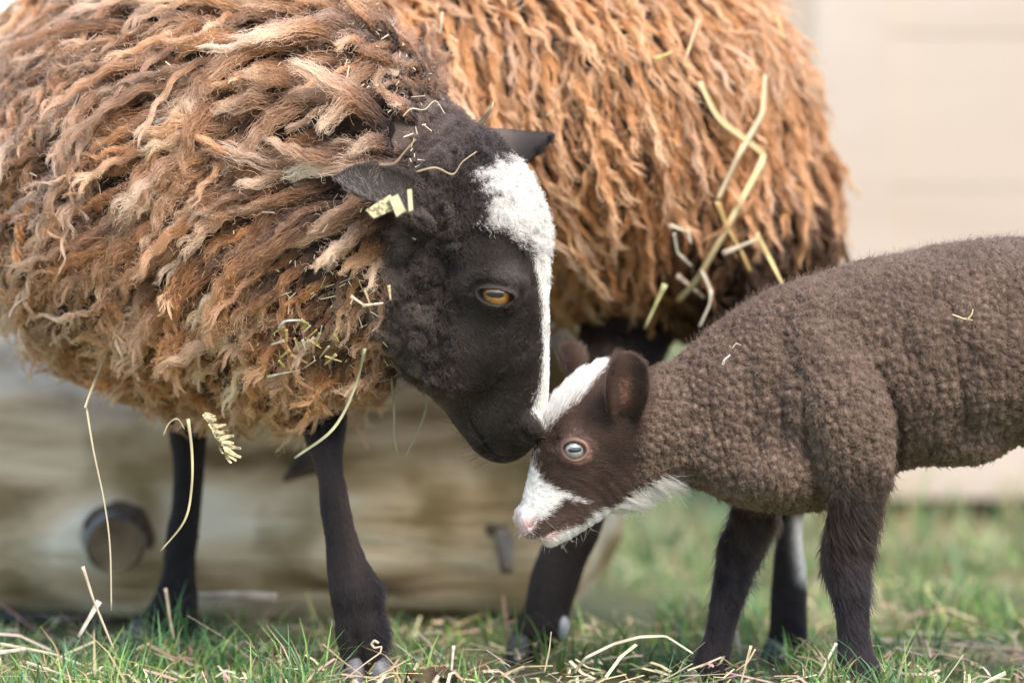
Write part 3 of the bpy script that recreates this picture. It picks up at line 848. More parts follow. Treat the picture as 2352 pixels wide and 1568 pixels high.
def lamb_color(P, rnd=None):
    u, v, l = LB.loc(P)
    w = np.minimum(np.minimum(poly_sd(u, v, L_HEADW), poly_sd(u, v, L_MUZ)), poly_sd(u, v, L_JAW))
    w = w + 4 * noise(P, 0.003, 3) + 3 * noise(P, 0.0012, 4)
    w = 1 - sstep(-5, 5, w) if rnd is None else ((1 - sstep(-9, 7, w)) > rnd) * 1.0
    whi = np.array([0.70, 0.665, 0.625]) * (1 - 0.06 * noise(P, 0.008, 6)[:, None])
    e0 = LB.uv0(1317, 1027, 0.030)
    e = np.sqrt(((u - e0[0] - 4) / 46) ** 2 + ((v - e0[1] - 3) / 38) ** 2) + 0.12 * noise(P, 0.006, 7)
    du_, dv_ = u - e0[0], v - e0[1]
    pk = (sstep(1.10, 0.70, e) * np.clip(0.55 + 0.45 * sstep(-10, 30, du_) + 0.3 * sstep(0, 25, dv_) - 0.35 * sstep(0, -25, dv_) * sstep(15, -15, du_), 0, 1))[:, None]
    w = w * (np.linalg.norm(P - at(1318, 825, 0.066), axis=1) > 0.023) * (l < 0.0335)
    c = BR * (1 + 0.35 * noise(P, 0.012, 9)[:, None])
    rim_ = np.exp(-((np.sqrt((du_ / 24.5) ** 2 + (dv_ / 19.5) ** 2) - 1.08) / 0.10) ** 2)[:, None]
    c = c * (1 - 0.62 * pk) + np.array([0.30, 0.165, 0.125]) * 0.62 * pk
    c = c * (1 - 0.8 * rim_) + np.array([0.030, 0.020, 0.020]) * 0.8 * rim_
    n0 = LB.uv0(1205, 1203, 0.006)
    nose = np.exp(-((u - n0[0]) / 17) ** 2 - ((v - n0[1]) / 20) ** 2)[:, None]
    lp = np.exp(-(line_d(u, v, [LB.uv0(*q, 0.010) for q in ((1226, 1238), (1250, 1234), (1278, 1214))]) / 8) ** 2)[:, None] * w[:, None] * 0.8
    c = c * (1 - w[:, None]) + whi * w[:, None]
    c = c * (1 - nose * w[:, None]) + np.array([0.72, 0.42, 0.40]) * nose * w[:, None]
    return c * (1 - lp) + np.array([0.70, 0.45, 0.40]) * lp

LAMB = empty('lamb', (0.25, 0.02, 0), 'young dark brown lamb with white blaze and muzzle under the ewe\'s nose', 'lamb')
lh_V, lh_F = surface(lamb_head_sdf(), 0.0012)
def lh_wool(P):
    u, v = pix(P)
    return sstep(1462, 1500, u + 0.12 * (v - 960) + 12 * noise(P, 0.008, 3)) * (np.linalg.norm(P - LB.p(1438, 882, 0.046), axis=1) > 0.026) * sstep(1125, 1095, v)
_n = vnormals(lh_V, lh_F); _ww = lh_wool(lh_V)
_a, _b = worley(lh_V * np.array([1.0, 1.0, 0.9]), 0.0064, 5); _c, _d = worley(lh_V, 0.0042, 9)
lh_V = lh_V + _n * (_ww * (0.0046 * np.sqrt(np.clip(_b - _a, 0, 0.6) / 0.6) + 0.0014 * np.sqrt(np.clip(_d - _c, 0, 0.5) / 0.5) - 0.0005))[:, None]
lb_V, lb_F = surface(lamb_body, 0.0017)
# tight wool knots on the trunk
lb_N = vnormals(lb_V, lb_F)
def wooliness(P):
    d = LAMB_BASE(P)
    return sstep(0.020, 0.001, d + 0.005 * noise(P, 0.01, 44))
ww = wooliness(lb_V)
d1, d2 = worley(lb_V * np.array([1.0, 1.0, 0.9]), 0.0064, 5)
e1, e2 = worley(lb_V + 0.003 * np.stack([noise(lb_V, 0.01, s) for s in (1, 2, 3)], 1), 0.0042, 9)
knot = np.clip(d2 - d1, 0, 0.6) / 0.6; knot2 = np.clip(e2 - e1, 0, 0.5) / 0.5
fold = np.exp(-(np.abs(noise(lb_V * np.array([1.6, 1, 0.45]), 0.022, 77)) / 0.10) ** 2)          # longer partings in the wool
lb_V = lb_V + lb_N * (ww * (0.0046 * np.sqrt(knot) + 0.0014 * np.sqrt(knot2) + 0.0022 * noise(lb_V, 0.035, 13) - 0.0028 * fold - 0.003))[:, None]
l_ear = ear_shell([LB.p(1432, 962, 0.028), LB.p(1433, 925, 0.040), LB.p(1436, 885, 0.048), LB.p(1438, 855, 0.051), LB.p(1440, 832, 0.053), LB.p(1441, 816, 0.053), LB.p(1442, 805, 0.053)],
                  [0.0085, 0.0145, 0.0168, 0.0165, 0.0138, 0.0090, 0.0015], (1.0, -0.05, 0.1), (-0.15, -1.0, 0.0), 0.85, 0.0024)
l_ear2 = ear_shell([at(1345, 880, 0.050), at(1332, 855, 0.058), at(1320, 832, 0.064), at(1310, 812, 0.069), at(1300, 793, 0.073)],
                   [0.007, 0.0095, 0.0095, 0.008, 0.002], (0.8, 0.3, 0.3), (-0.4, 0.9, 0.0), 0.9, 0.0020)
LV0, LF0 = merge((lh_V, lh_F), l_ear, l_ear2)
LV, LF = merge((LV0, LF0), (lb_V, lb_F))
cL = np.empty((len(LV), 3)); nl = len(LV0)
cL[:nl] = lamb_color(LV0)
_k = lh_wool(LV0)[:, None]; WOOLC = np.array([0.140, 0.092, 0.067]); cL[:nl] = cL[:nl] * (1 - _k) + WOOLC * 0.8 * _k
ea = slice(len(lh_V), len(lh_V) + len(l_ear[0]))
_dist = np.linalg.norm((l_ear[0] - LB.p(1428, 900, 0.047)) * np.array([1.9, 1, 0.75]), axis=1)
cL[ea] = np.array([0.034, 0.020, 0.014]) + np.exp(-(_dist / 0.013) ** 2)[:, None] * np.array([0.26, 0.115, 0.085])
cL[len(lh_V) + len(l_ear[0]):nl] = np.array([0.040, 0.034, 0.042])
WOOLC = np.array([0.140, 0.092, 0.067])
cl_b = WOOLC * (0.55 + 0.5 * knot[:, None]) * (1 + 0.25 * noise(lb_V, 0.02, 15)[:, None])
legc = np.array([0.022, 0.0150, 0.0145])
cL[nl:] = cl_b * ww[:, None] + legc * (1 - ww[:, None])
lamb_mesh = mesh_obj('body', LV, LF, M_SKIN, LAMB, cL)

lc = LB.p(1317, 1027, 0.0255)
eyeball('lamb_eye', lc + LB.R @ np.array([0, 0.0022, 0.0]), 0.0092, LB.R @ np.array([-0.10, -1.0, 0.02]), LB.R @ np.array([0.05, 0, 1.0]), LAMB, (0.36, 0.34, 0.32), (0.15, 0.105, 0.08), (0.36, 0.25, 0.22), 0.90, (0.56, 0.20), 0.12)
eyeball('lamb_eye_far', lc + LB.R @ np.array([0, 2 * 0.0255 - 0.0022, 0.0]), 0.0092, LB.R @ np.array([-0.10, 1.0, 0.02]), LB.R @ np.array([0.05, 0, 1.0]), LAMB, (0.36, 0.34, 0.32), (0.15, 0.105, 0.08), (0.36, 0.25, 0.22), 0.90, (0.56, 0.20), 0.12)

rs = np.random.default_rng(23)
LVN0 = vnormals(LV0, LF0)
def l_near_eye(P):
    u, v, l = LB.loc(P); e0 = LB.uv0(1317, 1027, 0.030)
    return np.sqrt(((u - e0[0]) / 28) ** 2 + ((v - e0[1]) / 24) ** 2)
def l_eye_fade(P):
    return sstep(1.15, 2.1, l_near_eye(P))
def l_comb(P, N):
    u, v, l = LB.loc(P)
    b = np.tile(LB.R @ np.array([0.85, 0, 0.30]), (len(P), 1))
    up = sstep(1000, 900, v)[:, None] * sstep(1420, 1360, u)[:, None]
    b = b + up * (LB.R @ np.array([0.2, 0, 0.9]))
    jaw = sstep(1120, 1170, v)[:, None]
    return b * (1 - 0.6 * jaw) + jaw * (LB.R @ np.array([0.8, 0, -0.25]))
nose_bare = lambda P: 1 - np.exp(-((LB.loc(P)[0] - LB.uv0(1203, 1206, 0.006)[0]) / 13) ** 2 - ((LB.loc(P)[1] - LB.uv0(1203, 1206, .006)[1]) / 15) ** 2)
lear_d = lambda P: np.exp(-(np.linalg.norm((P - LB.p(1428, 900, 0.047)) * np.array([1.9, 1, 0.75]), axis=1) / 0.014) ** 2)
head_len = lambda P: 0.0052 + 0.009 * sstep(4, -12, poly_sd(*LB.loc(P)[:2], L_HEADW)) * sstep(1400, 1360, LB.loc(P)[0]) + 0.006 * sstep(1440, 1490, LB.loc(P)[0]) * sstep(1100, 1130, LB.loc(P)[1])
parts = [fur(LV0, LF0, LVN0, 2.2e6, lambda P: (0.25 + 0.75 * l_eye_fade(P)) * (l_near_eye(P) > 1.12) * nose_bare(P) * (1 - 0.8 * lear_d(P)) * (1 - lh_wool(P)), head_len, l_comb, lamb_color, rs, dither=True, K=5, lift=0.28, rad=0.00013, jitter=0.22, clump=0.45, root_dark=0.75, tip_light=1.25)]
# white beard tuft behind the jaw
tuft = lambda P: sstep(30, -5, np.abs(poly_sd(*LB.loc(P)[:2], [LB.uv0(*q, 0.015) for q in ((1420, 1170), (1440, 1150), (1515, 1105), (1530, 1120), (1500, 1150))]))) * (LB.loc(P)[0] > 1400)
parts.append(fur(LV0, LF0, LVN0, 1.3e6, tuft, lambda P: 0.021 + 0 * P[:, 0], lambda P, N: np.tile(LB.R @ np.array([0.9, 0, -0.42]), (len(P), 1)), lambda P: np.tile(np.array([0.70, 0.65, 0.58]), (len(P), 1)), rs, K=6, lift=0.45, rad=0.00013, jitter=0.18, clump=0.5, root_dark=0.95, tip_light=1.05))
parts.append(fur(LV0, LF0, LVN0, 1.5e4, lambda P: sstep(1180, 1220, LB.loc(P)[1]), lambda P: 0.013 + 0 * P[:, 0], lambda P, N: np.tile(LB.R @ np.array([0.2, 0, -0.8]), (len(P), 1)), lambda P: np.tile(np.array([0.7, 0.66, 0.6]), (len(P), 1)), rs, K=4, lift=0.8, rad=0.0001, jitter=0.5))
put_fur('face_fur', parts, M_FUR, LAMB)

# ---- wool fuzz over the knots, and the smoother hair of the legs
lb_N2 = vnormals(lb_V, lb_F)
wc = lambda P: WOOLC * (1.15 + 0.35 * noise(P, 0.004, 17)[:, None] + 0.25 * noise(P, 0.03, 18)[:, None]) + sstep(1000, 1150, pix(P)[1])[:, None] * np.array([0.012, 0.006, 0.000])
parts = [fur(lb_V, lb_F, lb_N2, 1.1e6, lambda P: wooliness(P), lambda P: 0.0027 + 0 * P[:, 0], lambda P, N: np.stack([noise(P, 0.005, 70 + s) for s in range(3)], 1) * 1.6 + np.array([0.3, 0, -0.4]), wc, rs, K=5, lift=0.62, rad=0.00015, curl=(0.0006, 1.0), jitter=0.35, root_dark=0.7, tip_light=1.3)]
parts.append(fur(lb_V, lb_F, lb_N2, 1.0e5, lambda P: wooliness(P) * sstep(1010, 860, pix(P)[1] + 60), lambda P: 0.010 + 0 * P[:, 0], lambda P, N: np.tile(np.array([0.5, 0, 0.3]), (len(P), 1)), wc, rs, K=5, lift=0.75, rad=0.00009, curl=(0.0008, 0.8), jitter=0.5, root_dark=0.7, tip_light=1.3))
parts.append(fur(LV0, LF0, LVN0, 1.1e6, lh_wool, lambda P: 0.0027 + 0 * P[:, 0], lambda P, N: np.stack([noise(P, 0.005, 70 + s) for s in range(3)], 1) * 1.6 + np.array([0.3, 0, -0.4]), wc, rs, K=5, lift=0.62, rad=0.00015, curl=(0.0006, 1.0), jitter=0.35, root_dark=0.7, tip_light=1.3))
put_fur('wool', parts, M_WOOL, LAMB)
lz = lambda P: 1 - wooliness(P)
lcol = lambda P: (np.array([0.045, 0.030, 0.024]) * sstep(1350, 1180, pix(P)[1])[:, None] + np.array([0.028, 0.0225, 0.0245]) * sstep(1180, 1350, pix(P)[1])[:, None]) * (1 + 0.4 * noise(P, 0.006, 19)[:, None])
legcomb = lambda P, N: np.tile(np.array([0.42, 0, -1.0]), (len(P), 1))
parts = [fur(lb_V, lb_F, lb_N2, 1.5e6, lz, lambda P: 0.0085 + 0 * P[:, 0], legcomb, lcol, rs, K=5, lift=0.28, rad=0.00016, jitter=0.22, clump=0.6, root_dark=0.6, tip_light=1.5)]
rear = lambda P: lz(P) * 0.6
def back_len(P): return 0.015 + 0 * P[:, 0]
backside = fur(lb_V, lb_F, lb_N2, 2.2e5, lambda P: lz(P) * sstep(1060, 1120, pix(P)[1]) * sstep(1420, 1330, pix(P)[1]), back_len, lambda P, N: np.tile(np.array([0.75, 0, -0.9]), (len(P), 1)), lcol, rs, K=5, lift=0.5, rad=0.00014, jitter=0.2, clump=0.5, tip_light=1.6)
parts.append(backside)
put_fur('leg_fur', parts, M_FUR, LAMB)
M_LHOOF = plain_mat('lamb_hoof_horn', (0.07, 0.06, 0.055), 0.5)
for (a, b, y) in ((1922, 1968, -0.026), (1974, 2024, -0.008), (1566, 1612, 0.045), (1616, 1664, 0.062), (2648, 2692, -0.018), (2698, 2744, 0.0), (2556, 2600, 0.06), (2604, 2650, 0.08)):
    vb = 457 + FPX * CAMH / (CAMD + y)
    c = SDF(); c.loft(leg_st([(a + 4, b - 2, 1558), (a, b, 1585), (a - 3, b, vb)], y, 1.0, 0), (0, -1, 0), 0.003)
    V, F = surface(c, 0.002); V[:, 2] = np.maximum(V[:, 2], 0.001)
    mesh_obj('claw', V, F, M_LHOOF, LAMB)
# ------------------------------------------------------------------ the ewe's fleece: wool locks that follow the body
# control rows: u, v, flow du, dv, length mm, lock radius mm, crimp, lift mm, tone (0 dark brown .. 1 pale tan tips), orange
NECK_CTL = np.array([
    (930, 150, -1.0, 0.10, 45, 9, 0.3, 14, 0.25, 0.1), (1000, 260, -1.0, 0.2, 22, 6, 0.5, 8, 0.05, 0.0), (880, 300, -1.0, 0.10, 70, 15, 0.25, 28, 0.9, 0.3),
    (760, 120, -1.0, 0.05, 80, 15, 0.3, 30, 0.9, 0.4), (620, 30, -1.0, 0.05, 70, 14, 0.4, 30, 0.8, 0.3), (700, 220, -1.0, 0.15, 90, 15, 0.3, 30, 0.95, 0.4),
    (860, 400, -1.0, 0.30, 70, 13, 0.3, 26, 0.8, 0.3), (760, 420, -1.0, 0.45, 90, 13, 0.3, 28, 0.8, 0.3), (500, 300, -0.9, 0.45, 95, 12, 0.45, 24, 0.6, 0.35),
    (400, 120, -0.9, 0.30, 90, 12, 0.5, 20, 0.55, 0.3), (400, 450, -0.85, 0.6, 95, 9, 0.6, 18, 0.45, 0.35), (620, 560, -0.85, 0.6, 95, 9, 0.5, 18, 0.6, 0.5),
    (760, 600, -0.9, 0.55, 80, 9, 0.45, 16, 0.65, 0.45), (750, 740, -0.85, 0.45, 70, 8, 0.6, 16, 0.65, 0.5), (300, 220, -0.75, 0.55, 90, 9, 0.8, 18, 0.35, 0.2),
    (120, 80, -0.6, 0.8, 85, 8, 0.9, 18, 0.2, 0.15), (80, 300, -0.5, 0.85, 85, 7, 1.0, 18, 0.2, 0.2), (120, 500, -0.55, 0.8, 85, 7, 1.1, 18, 0.2, 0.25),
    (260, 620, -0.7, 0.65, 85, 7, 1.0, 18, 0.3, 0.35), (420, 720, -0.6, 0.75, 75, 8, 0.9, 16, 0.45, 0.7), (600, 780, -0.6, 0.7, 65, 8, 0.9, 16, 0.55, 0.75),
    (120, 720, -0.3, 0.9, 75, 8, 1.0, 16, 0.2, 0.6), (300, 850, -0.3, 0.9, 60, 8, 1.1, 14, 0.2, 0.75), (500, 900, -0.2, 0.95, 55, 9, 1.1, 14, 0.25, 0.8),
    (700, 860, -0.3, 0.9, 50, 8, 1.0, 14, 0.6, 0.8), (800, 830, -0.2, 0.95, 40, 8, 0.9, 12, 0.6, 0.7), (880, 640, -0.9, 0.4, 40, 7, 0.7, 10, 0.35, 0.2), (850, 760, -0.6, 0.6, 40, 7, 0.8, 10, 0.45, 0.4)], float)
BODY_CTL = np.array([
    (1050, 60, 0.15, 0.9, 75, 6, 0.9, 12, 0.85, 0.9), (1250, 60, 0.45, 0.9, 80, 5.5, 0.9, 9, 0.8, 0.9), (1450, 60, 0.45, 0.9, 80, 5.5, 0.9, 9, 0.8, 0.9), (1700, 60, 0.4, 0.9, 80, 5.5, 0.9, 9, 0.35, 0.7),
    (1150, 250, 0.4, 0.9, 80, 5.5, 0.9, 9, 0.85, 0.9), (1320, 350, 0.35, 0.95, 80, 5.5, 0.9, 9, 0.8, 0.9), (1520, 350, 0.28, 0.97, 62, 5.5, 0.9, 9, 0.7, 0.9), (1700, 300, 0.35, 0.9, 58, 5.5, 0.9, 9, 0.35, 0.7), (1840, 300, 0.6, 0.8, 90, 6, 0.8, 28, 0.3, 0.6),
    (1300, 600, 0.05, 1.0, 80, 6, 0.9, 12, 0.8, 0.9), (1500, 580, 0.1, 1.0, 62, 6, 0.9, 12, 0.5, 0.8), (1700, 500, 0.5, 0.85, 50, 6, 0.8, 13, 0.25, 0.6), (1850, 520, 0.85, 0.55, 100, 6, 0.7, 34, 0.3, 0.7),
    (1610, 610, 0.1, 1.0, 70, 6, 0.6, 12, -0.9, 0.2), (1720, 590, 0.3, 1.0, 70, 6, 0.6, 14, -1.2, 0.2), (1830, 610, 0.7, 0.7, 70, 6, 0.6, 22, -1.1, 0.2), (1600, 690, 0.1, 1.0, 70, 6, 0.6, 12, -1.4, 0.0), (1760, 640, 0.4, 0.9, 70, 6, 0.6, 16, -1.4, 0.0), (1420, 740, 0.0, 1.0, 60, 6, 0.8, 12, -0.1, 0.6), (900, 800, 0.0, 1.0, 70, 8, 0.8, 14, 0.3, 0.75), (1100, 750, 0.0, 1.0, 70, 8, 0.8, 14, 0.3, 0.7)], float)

def idw(u, v, ctl, p=3.0):
    d = np.hypot(u[:, None] - ctl[None, :, 0], v[:, None] - ctl[None, :, 1]) + 25
    w = d ** -p; w /= w.sum(1, keepdims=True)
    return w @ ctl[:, 2:]

neck_only = SDF(); neck_only.ops = [EWE_BASE.ops[0]]
body_only = SDF(); body_only.ops = [EWE_BASE.ops[1]]

def trace_locks(root, flow, L, lift, K, rs, tipr, sag=0.15):
    """centre lines that creep over the trunk at a height that rises from the skin: points, normals, side vectors"""
    n = len(root)
    C = np.empty((n, K, 3)); N = np.empty((n, K, 3)); Bv = np.empty((n, K, 3))
    p = root.copy(); d = flow.copy()
    wob = rs.normal(size=(n, 2)) * 0.15
    for k in range(K):
        t = k / (K - 1)
        g = EWE_BASE.grad(p, 0.004)
        hgt = lift * np.minimum(1, 2.4 * t) ** 0.7 * (1 - 0.35 * t) + tipr * t * t
        sd = EWE_BASE(p)
        if k:
            p = p + g * np.clip(hgt - sd, -0.02, 0.02)[:, None] * np.where(sd > hgt, 0.6, 1)[:, None]
        dt = d - (d * g).sum(1, keepdims=True) * g; dt = nrm(dt)
        b = np.cross(g, dt)
        C[:, k], N[:, k], Bv[:, k] = p, g, b
        dn = nrm(dt + b * (wob[:, :1] * math.sin(3 * t) + wob[:, 1:] * 0.4) + np.array([0, 0, -sag]) * t)
        p = p + dn * (L / (K - 1))[:, None]
        d = nrm(0.85 * d + 0.15 * dn)
    return C, N, Bv

def grow_fleece(root, ctl, flow2, rs, per_lock, K=14, rad=0.00022, nsub=5, wave=0.0030, hookk=1.0, tipmax=0.032, rscale=0.66, lscale=1.25, rootlen=0.46, tvar=0.28):
    n = len(root)
    L = ctl[:, 2] * 1e-3 * lscale * (0.55 + 0.9 * rs.random(n)); R = ctl[:, 3] * 1e-3 * rscale * (0.4 + 1.15 * rs.random(n) ** 1.5)
    crimp, lift = ctl[:, 4], ctl[:, 5] * 1e-3 * (0.25 + 1.4 * rs.random(n))
    felt = np.clip(1.25 - 1.1 * crimp, 0.0, 1.0)            # matted blunt locks against open curly ones
    tone, orange = ctl[:, 6] + tvar * rs.normal(size=n), np.clip(ctl[:, 7] + 0.09 + 0.22 * rs.normal(size=n), 0, 1)
    tipr = tipmax * np.maximum(0, rs.random(n) - 0.55) / 0.45
    C, N, Bv = trace_locks(root, flow2, L, lift, K, rs, tipr)
    mu, mv = pix(C[:, (2 * K) // 3])
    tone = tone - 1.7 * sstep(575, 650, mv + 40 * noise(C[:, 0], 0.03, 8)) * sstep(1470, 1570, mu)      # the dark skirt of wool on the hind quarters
    t = np.linspace(0, 1, K)
    m = per_lock
    li = np.repeat(np.arange(n), m); S_ = n * m
    sub = rs.integers(0, nsub, S_)
    sa = rs.random((n, nsub)) * 6.28; sr = np.sqrt(rs.random((n, nsub)))
    sx, sy = (sr * np.cos(sa))[li, sub], (sr * np.sin(sa))[li, sub]
    fl = felt[li]
    slen = (1 - (0.34 - 0.22 * fl) * rs.random((n, nsub))[li, sub]) * (1 - 0.10 * rs.random(S_))
    sph = (rs.random((n, nsub)) * 6.28)[li, sub]
    lph = (rs.random(n) * 6.28)[li]
    a = rs.random(S_) * 6.28; r = rs.random(S_) ** 0.4; ox, oy = r * np.cos(a), r * np.sin(a)
    fa, fb = rs.random((2, S_)) * 6.28
    fq = 4 + 5 * rs.random(S_)
    stray = (rs.random(S_) < 0.04) * (1 + 2 * rs.random(S_))
    P = np.empty((S_, K, 3))
    wl = (0.018 + 0.012 * rs.random(n))[li]
    Rl = R[li]
    for k in range(K):
        tk = t[k] * slen
        x = np.clip(tk * (K - 1), 0, K - 1.001); i = x.astype(int); f = (x - i)[:, None]
        c = C[li, i] * (1 - f) + C[li, i + 1] * f
        nn = N[li, i]; bb = Bv[li, i]
        so = Rl * (0.55 * fl + 0.85 * (1 - fl)) * (1 - 0.30 * t[k])
        body_f = 0.62 * np.sqrt(max(0.0, 1 - (0.97 * t[k]) ** 4)) * (0.75 + 0.25 * math.sin(math.pi * min(1, t[k] * 1.15))) + 0.03
        body_c = 0.42 * (1 - t[k]) ** 0.9 + 0.07
        rsub = Rl * (body_f * fl + body_c * (1 - fl)) * (1 + stray * t[k])
        amp = crimp[li] * wave * min(1, 1.6 * t[k]) * (0.7 + 0.5 * t[k])
        ang = 6.28 * tk * L[li] / wl + lph + 0.7 * sph * (1 - fl)
        x_ = so * sx + rsub * ox + amp * np.sin(ang) + 0.0009 * np.sin(fa + fq * t[k] * 6.28)
        y_ = (so * sy + rsub * oy) * 0.7 + amp * 0.7 * np.cos(ang) + 0.0009 * np.sin(fb + fq * t[k] * 6.28)
        hook = hookk * crimp[li] * max(0, t[k] - 0.72) ** 2 * 0.13
        P[:, k] = c + bb * (x_ + hook * np.cos(sph))[:, None] + nn * (y_ + hook * np.sin(sph))[:, None]
    Rr = rad * (1.0 - 0.6 * t ** 2)[None] * (0.75 + 0.5 * rs.random((S_, 1)))
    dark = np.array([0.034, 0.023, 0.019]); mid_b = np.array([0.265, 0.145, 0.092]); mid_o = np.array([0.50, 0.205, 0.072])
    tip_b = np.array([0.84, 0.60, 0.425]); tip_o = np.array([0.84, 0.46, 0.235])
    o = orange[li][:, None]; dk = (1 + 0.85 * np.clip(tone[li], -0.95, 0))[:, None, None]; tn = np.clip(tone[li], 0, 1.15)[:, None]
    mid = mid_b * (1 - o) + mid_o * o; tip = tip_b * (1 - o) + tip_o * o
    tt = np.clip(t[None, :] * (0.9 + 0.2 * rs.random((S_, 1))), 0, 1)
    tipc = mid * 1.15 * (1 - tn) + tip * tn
    w1 = sstep(0.06, rootlen, tt)[..., None]; w2 = sstep(0.40, 0.92, tt)[..., None]  # wool's own dark roots, drawn long so gaps between locks read as shade
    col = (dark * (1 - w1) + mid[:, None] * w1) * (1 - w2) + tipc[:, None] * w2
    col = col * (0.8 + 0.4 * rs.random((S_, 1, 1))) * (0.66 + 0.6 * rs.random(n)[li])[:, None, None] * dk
    return P, Rr, np.clip(col, 0.004, 0.9)

rs = np.random.default_rng(5)
fb_V, fb_F = surface(EWE_BASE, 0.006)
fb_N = EWE_BASE.grad(fb_V, 0.004)
def fleece_roots(n, pick, min_d):
    P, T, w, _ = sample_tris(fb_V, fb_F, n, rs)
    N = nrm((fb_N[T] * w[:, :, None]).sum(1))
    k = in_view(P, N, -0.30, 330) & pick(P)
    P, N = P[k], N[k]
    # thin out to an even spread
    out, grid = [], {}
    for i, q in enumerate(P):
        c = tuple((q // min_d).astype(int)); ok = True
        for dx in (-1, 0, 1):
            for dy in (-1, 0, 1):
                for dz in (-1, 0, 1):
                    for j in grid.get((c[0] + dx, c[1] + dy, c[2] + dz), ()):
                        if (P[j] - q) @ (P[j] - q) < min_d * min_d: ok = False
        if ok:
            grid.setdefault(c, []).append(i); out.append(i)
    return P[out], N[out]
def is_neck(P): return neck_only(P) < body_only(P) + 0.004
def flow_of(P, N, ctl, messy=1.0):
    u, v = pix(P)
    c = idw(u, v, ctl)
    f = np.stack([c[:, 0], np.zeros(len(P)), -c[:, 1]], 1)
    f = f + messy * (0.42 * np.stack([noise(P, 0.045, 90 + s) for s in range(3)], 1) + 0.25 * np.stack([noise(P, 0.12, 95 + s) for s in range(3)], 1) + 0.20 * rs.normal(size=f.shape))
    return c, nrm(f - (f * N).sum(1, keepdims=True) * N)
not_face = lambda P: (pix(P)[0] < 960 - 0.10 * (pix(P)[1] - 300)) | (pix(P)[1] < 250)
rp, rn = fleece_roots(26000, lambda P: is_neck(P) & not_face(P), 0.0098)
_cu, _cv = pix(rp)
_k = rs.random(len(rp)) > 0.42 * np.exp(-((_cu - 740) / 230) ** 2 - ((_cv - 270) / 260) ** 2)
rp, rn = rp[_k], rn[_k]
c, f = flow_of(rp, rn, NECK_CTL)
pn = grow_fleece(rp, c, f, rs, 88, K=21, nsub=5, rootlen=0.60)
rp2, rn2 = fleece_roots(26000, lambda P: ~is_neck(P), 0.0090)
c2, f2 = flow_of(rp2, rn2, BODY_CTL, 0.75)
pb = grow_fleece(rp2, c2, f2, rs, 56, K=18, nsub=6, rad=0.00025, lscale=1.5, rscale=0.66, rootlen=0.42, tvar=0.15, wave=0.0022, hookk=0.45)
print('locks', len(rp), len(rp2))
def frizz(src, n, rs, length=0.010):
    """fine loose fibres that stand off the locks"""
    P, R, Cc = src
    i = rs.integers(0, len(P), n); k = rs.integers(3, P.shape[1] - 1, n)
    o = P[i, k]; tg = nrm(P[i, k] - P[i, k - 1])
    d = nrm(0.9 * tg + 0.75 * rs.normal(size=tg.shape)); s1 = nrm(np.cross(d, rs.normal(size=d.shape))); s2 = np.cross(d, s1)
    L = length * (0.4 + 1.2 * rs.random(n)); K = 8; t = np.linspace(0, 1, K)
    cyc = 0.5 + 1.6 * rs.random(n); rad = 0.0009 + 0.0016 * rs.random(n); ph = rs.random(n) * 6.28
    Q = np.empty((n, K, 3))
    for q, tq in enumerate(t):
        a = ph + 6.28 * cyc * tq
        Q[:, q] = o + d * (L * tq)[:, None] + (s1 * np.cos(a)[:, None] + s2 * np.sin(a)[:, None] - s1 * np.cos(ph)[:, None] - s2 * np.sin(ph)[:, None]) * (rad * min(1, 2 * tq))[:, None]
    c = np.clip(Cc[i, k][:, None, :] * 1.25 + 0.02, 0, 0.9)
    return Q, np.full((n, K), 0.00010) * (0.7 + 0.6 * rs.random((n, 1))), np.repeat(c, K, 1)
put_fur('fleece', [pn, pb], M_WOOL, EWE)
put_fur('loose_fibres', [frizz(pn, 90000, rs, 0.009), frizz(pb, 45000, rs)], M_WOOL, EWE)

def wool_y(u, v, off=0.018):
    """the depth at which the wool's surface shows at (u, v)"""
    ys = np.linspace(-0.20, 0.55, 160)
    d = EWE_BASE(np.array([at(u, v, y) for y in ys]))
    k = np.nonzero(d < off)[0]
    return float(ys[k[0]]) if len(k) else 0.1
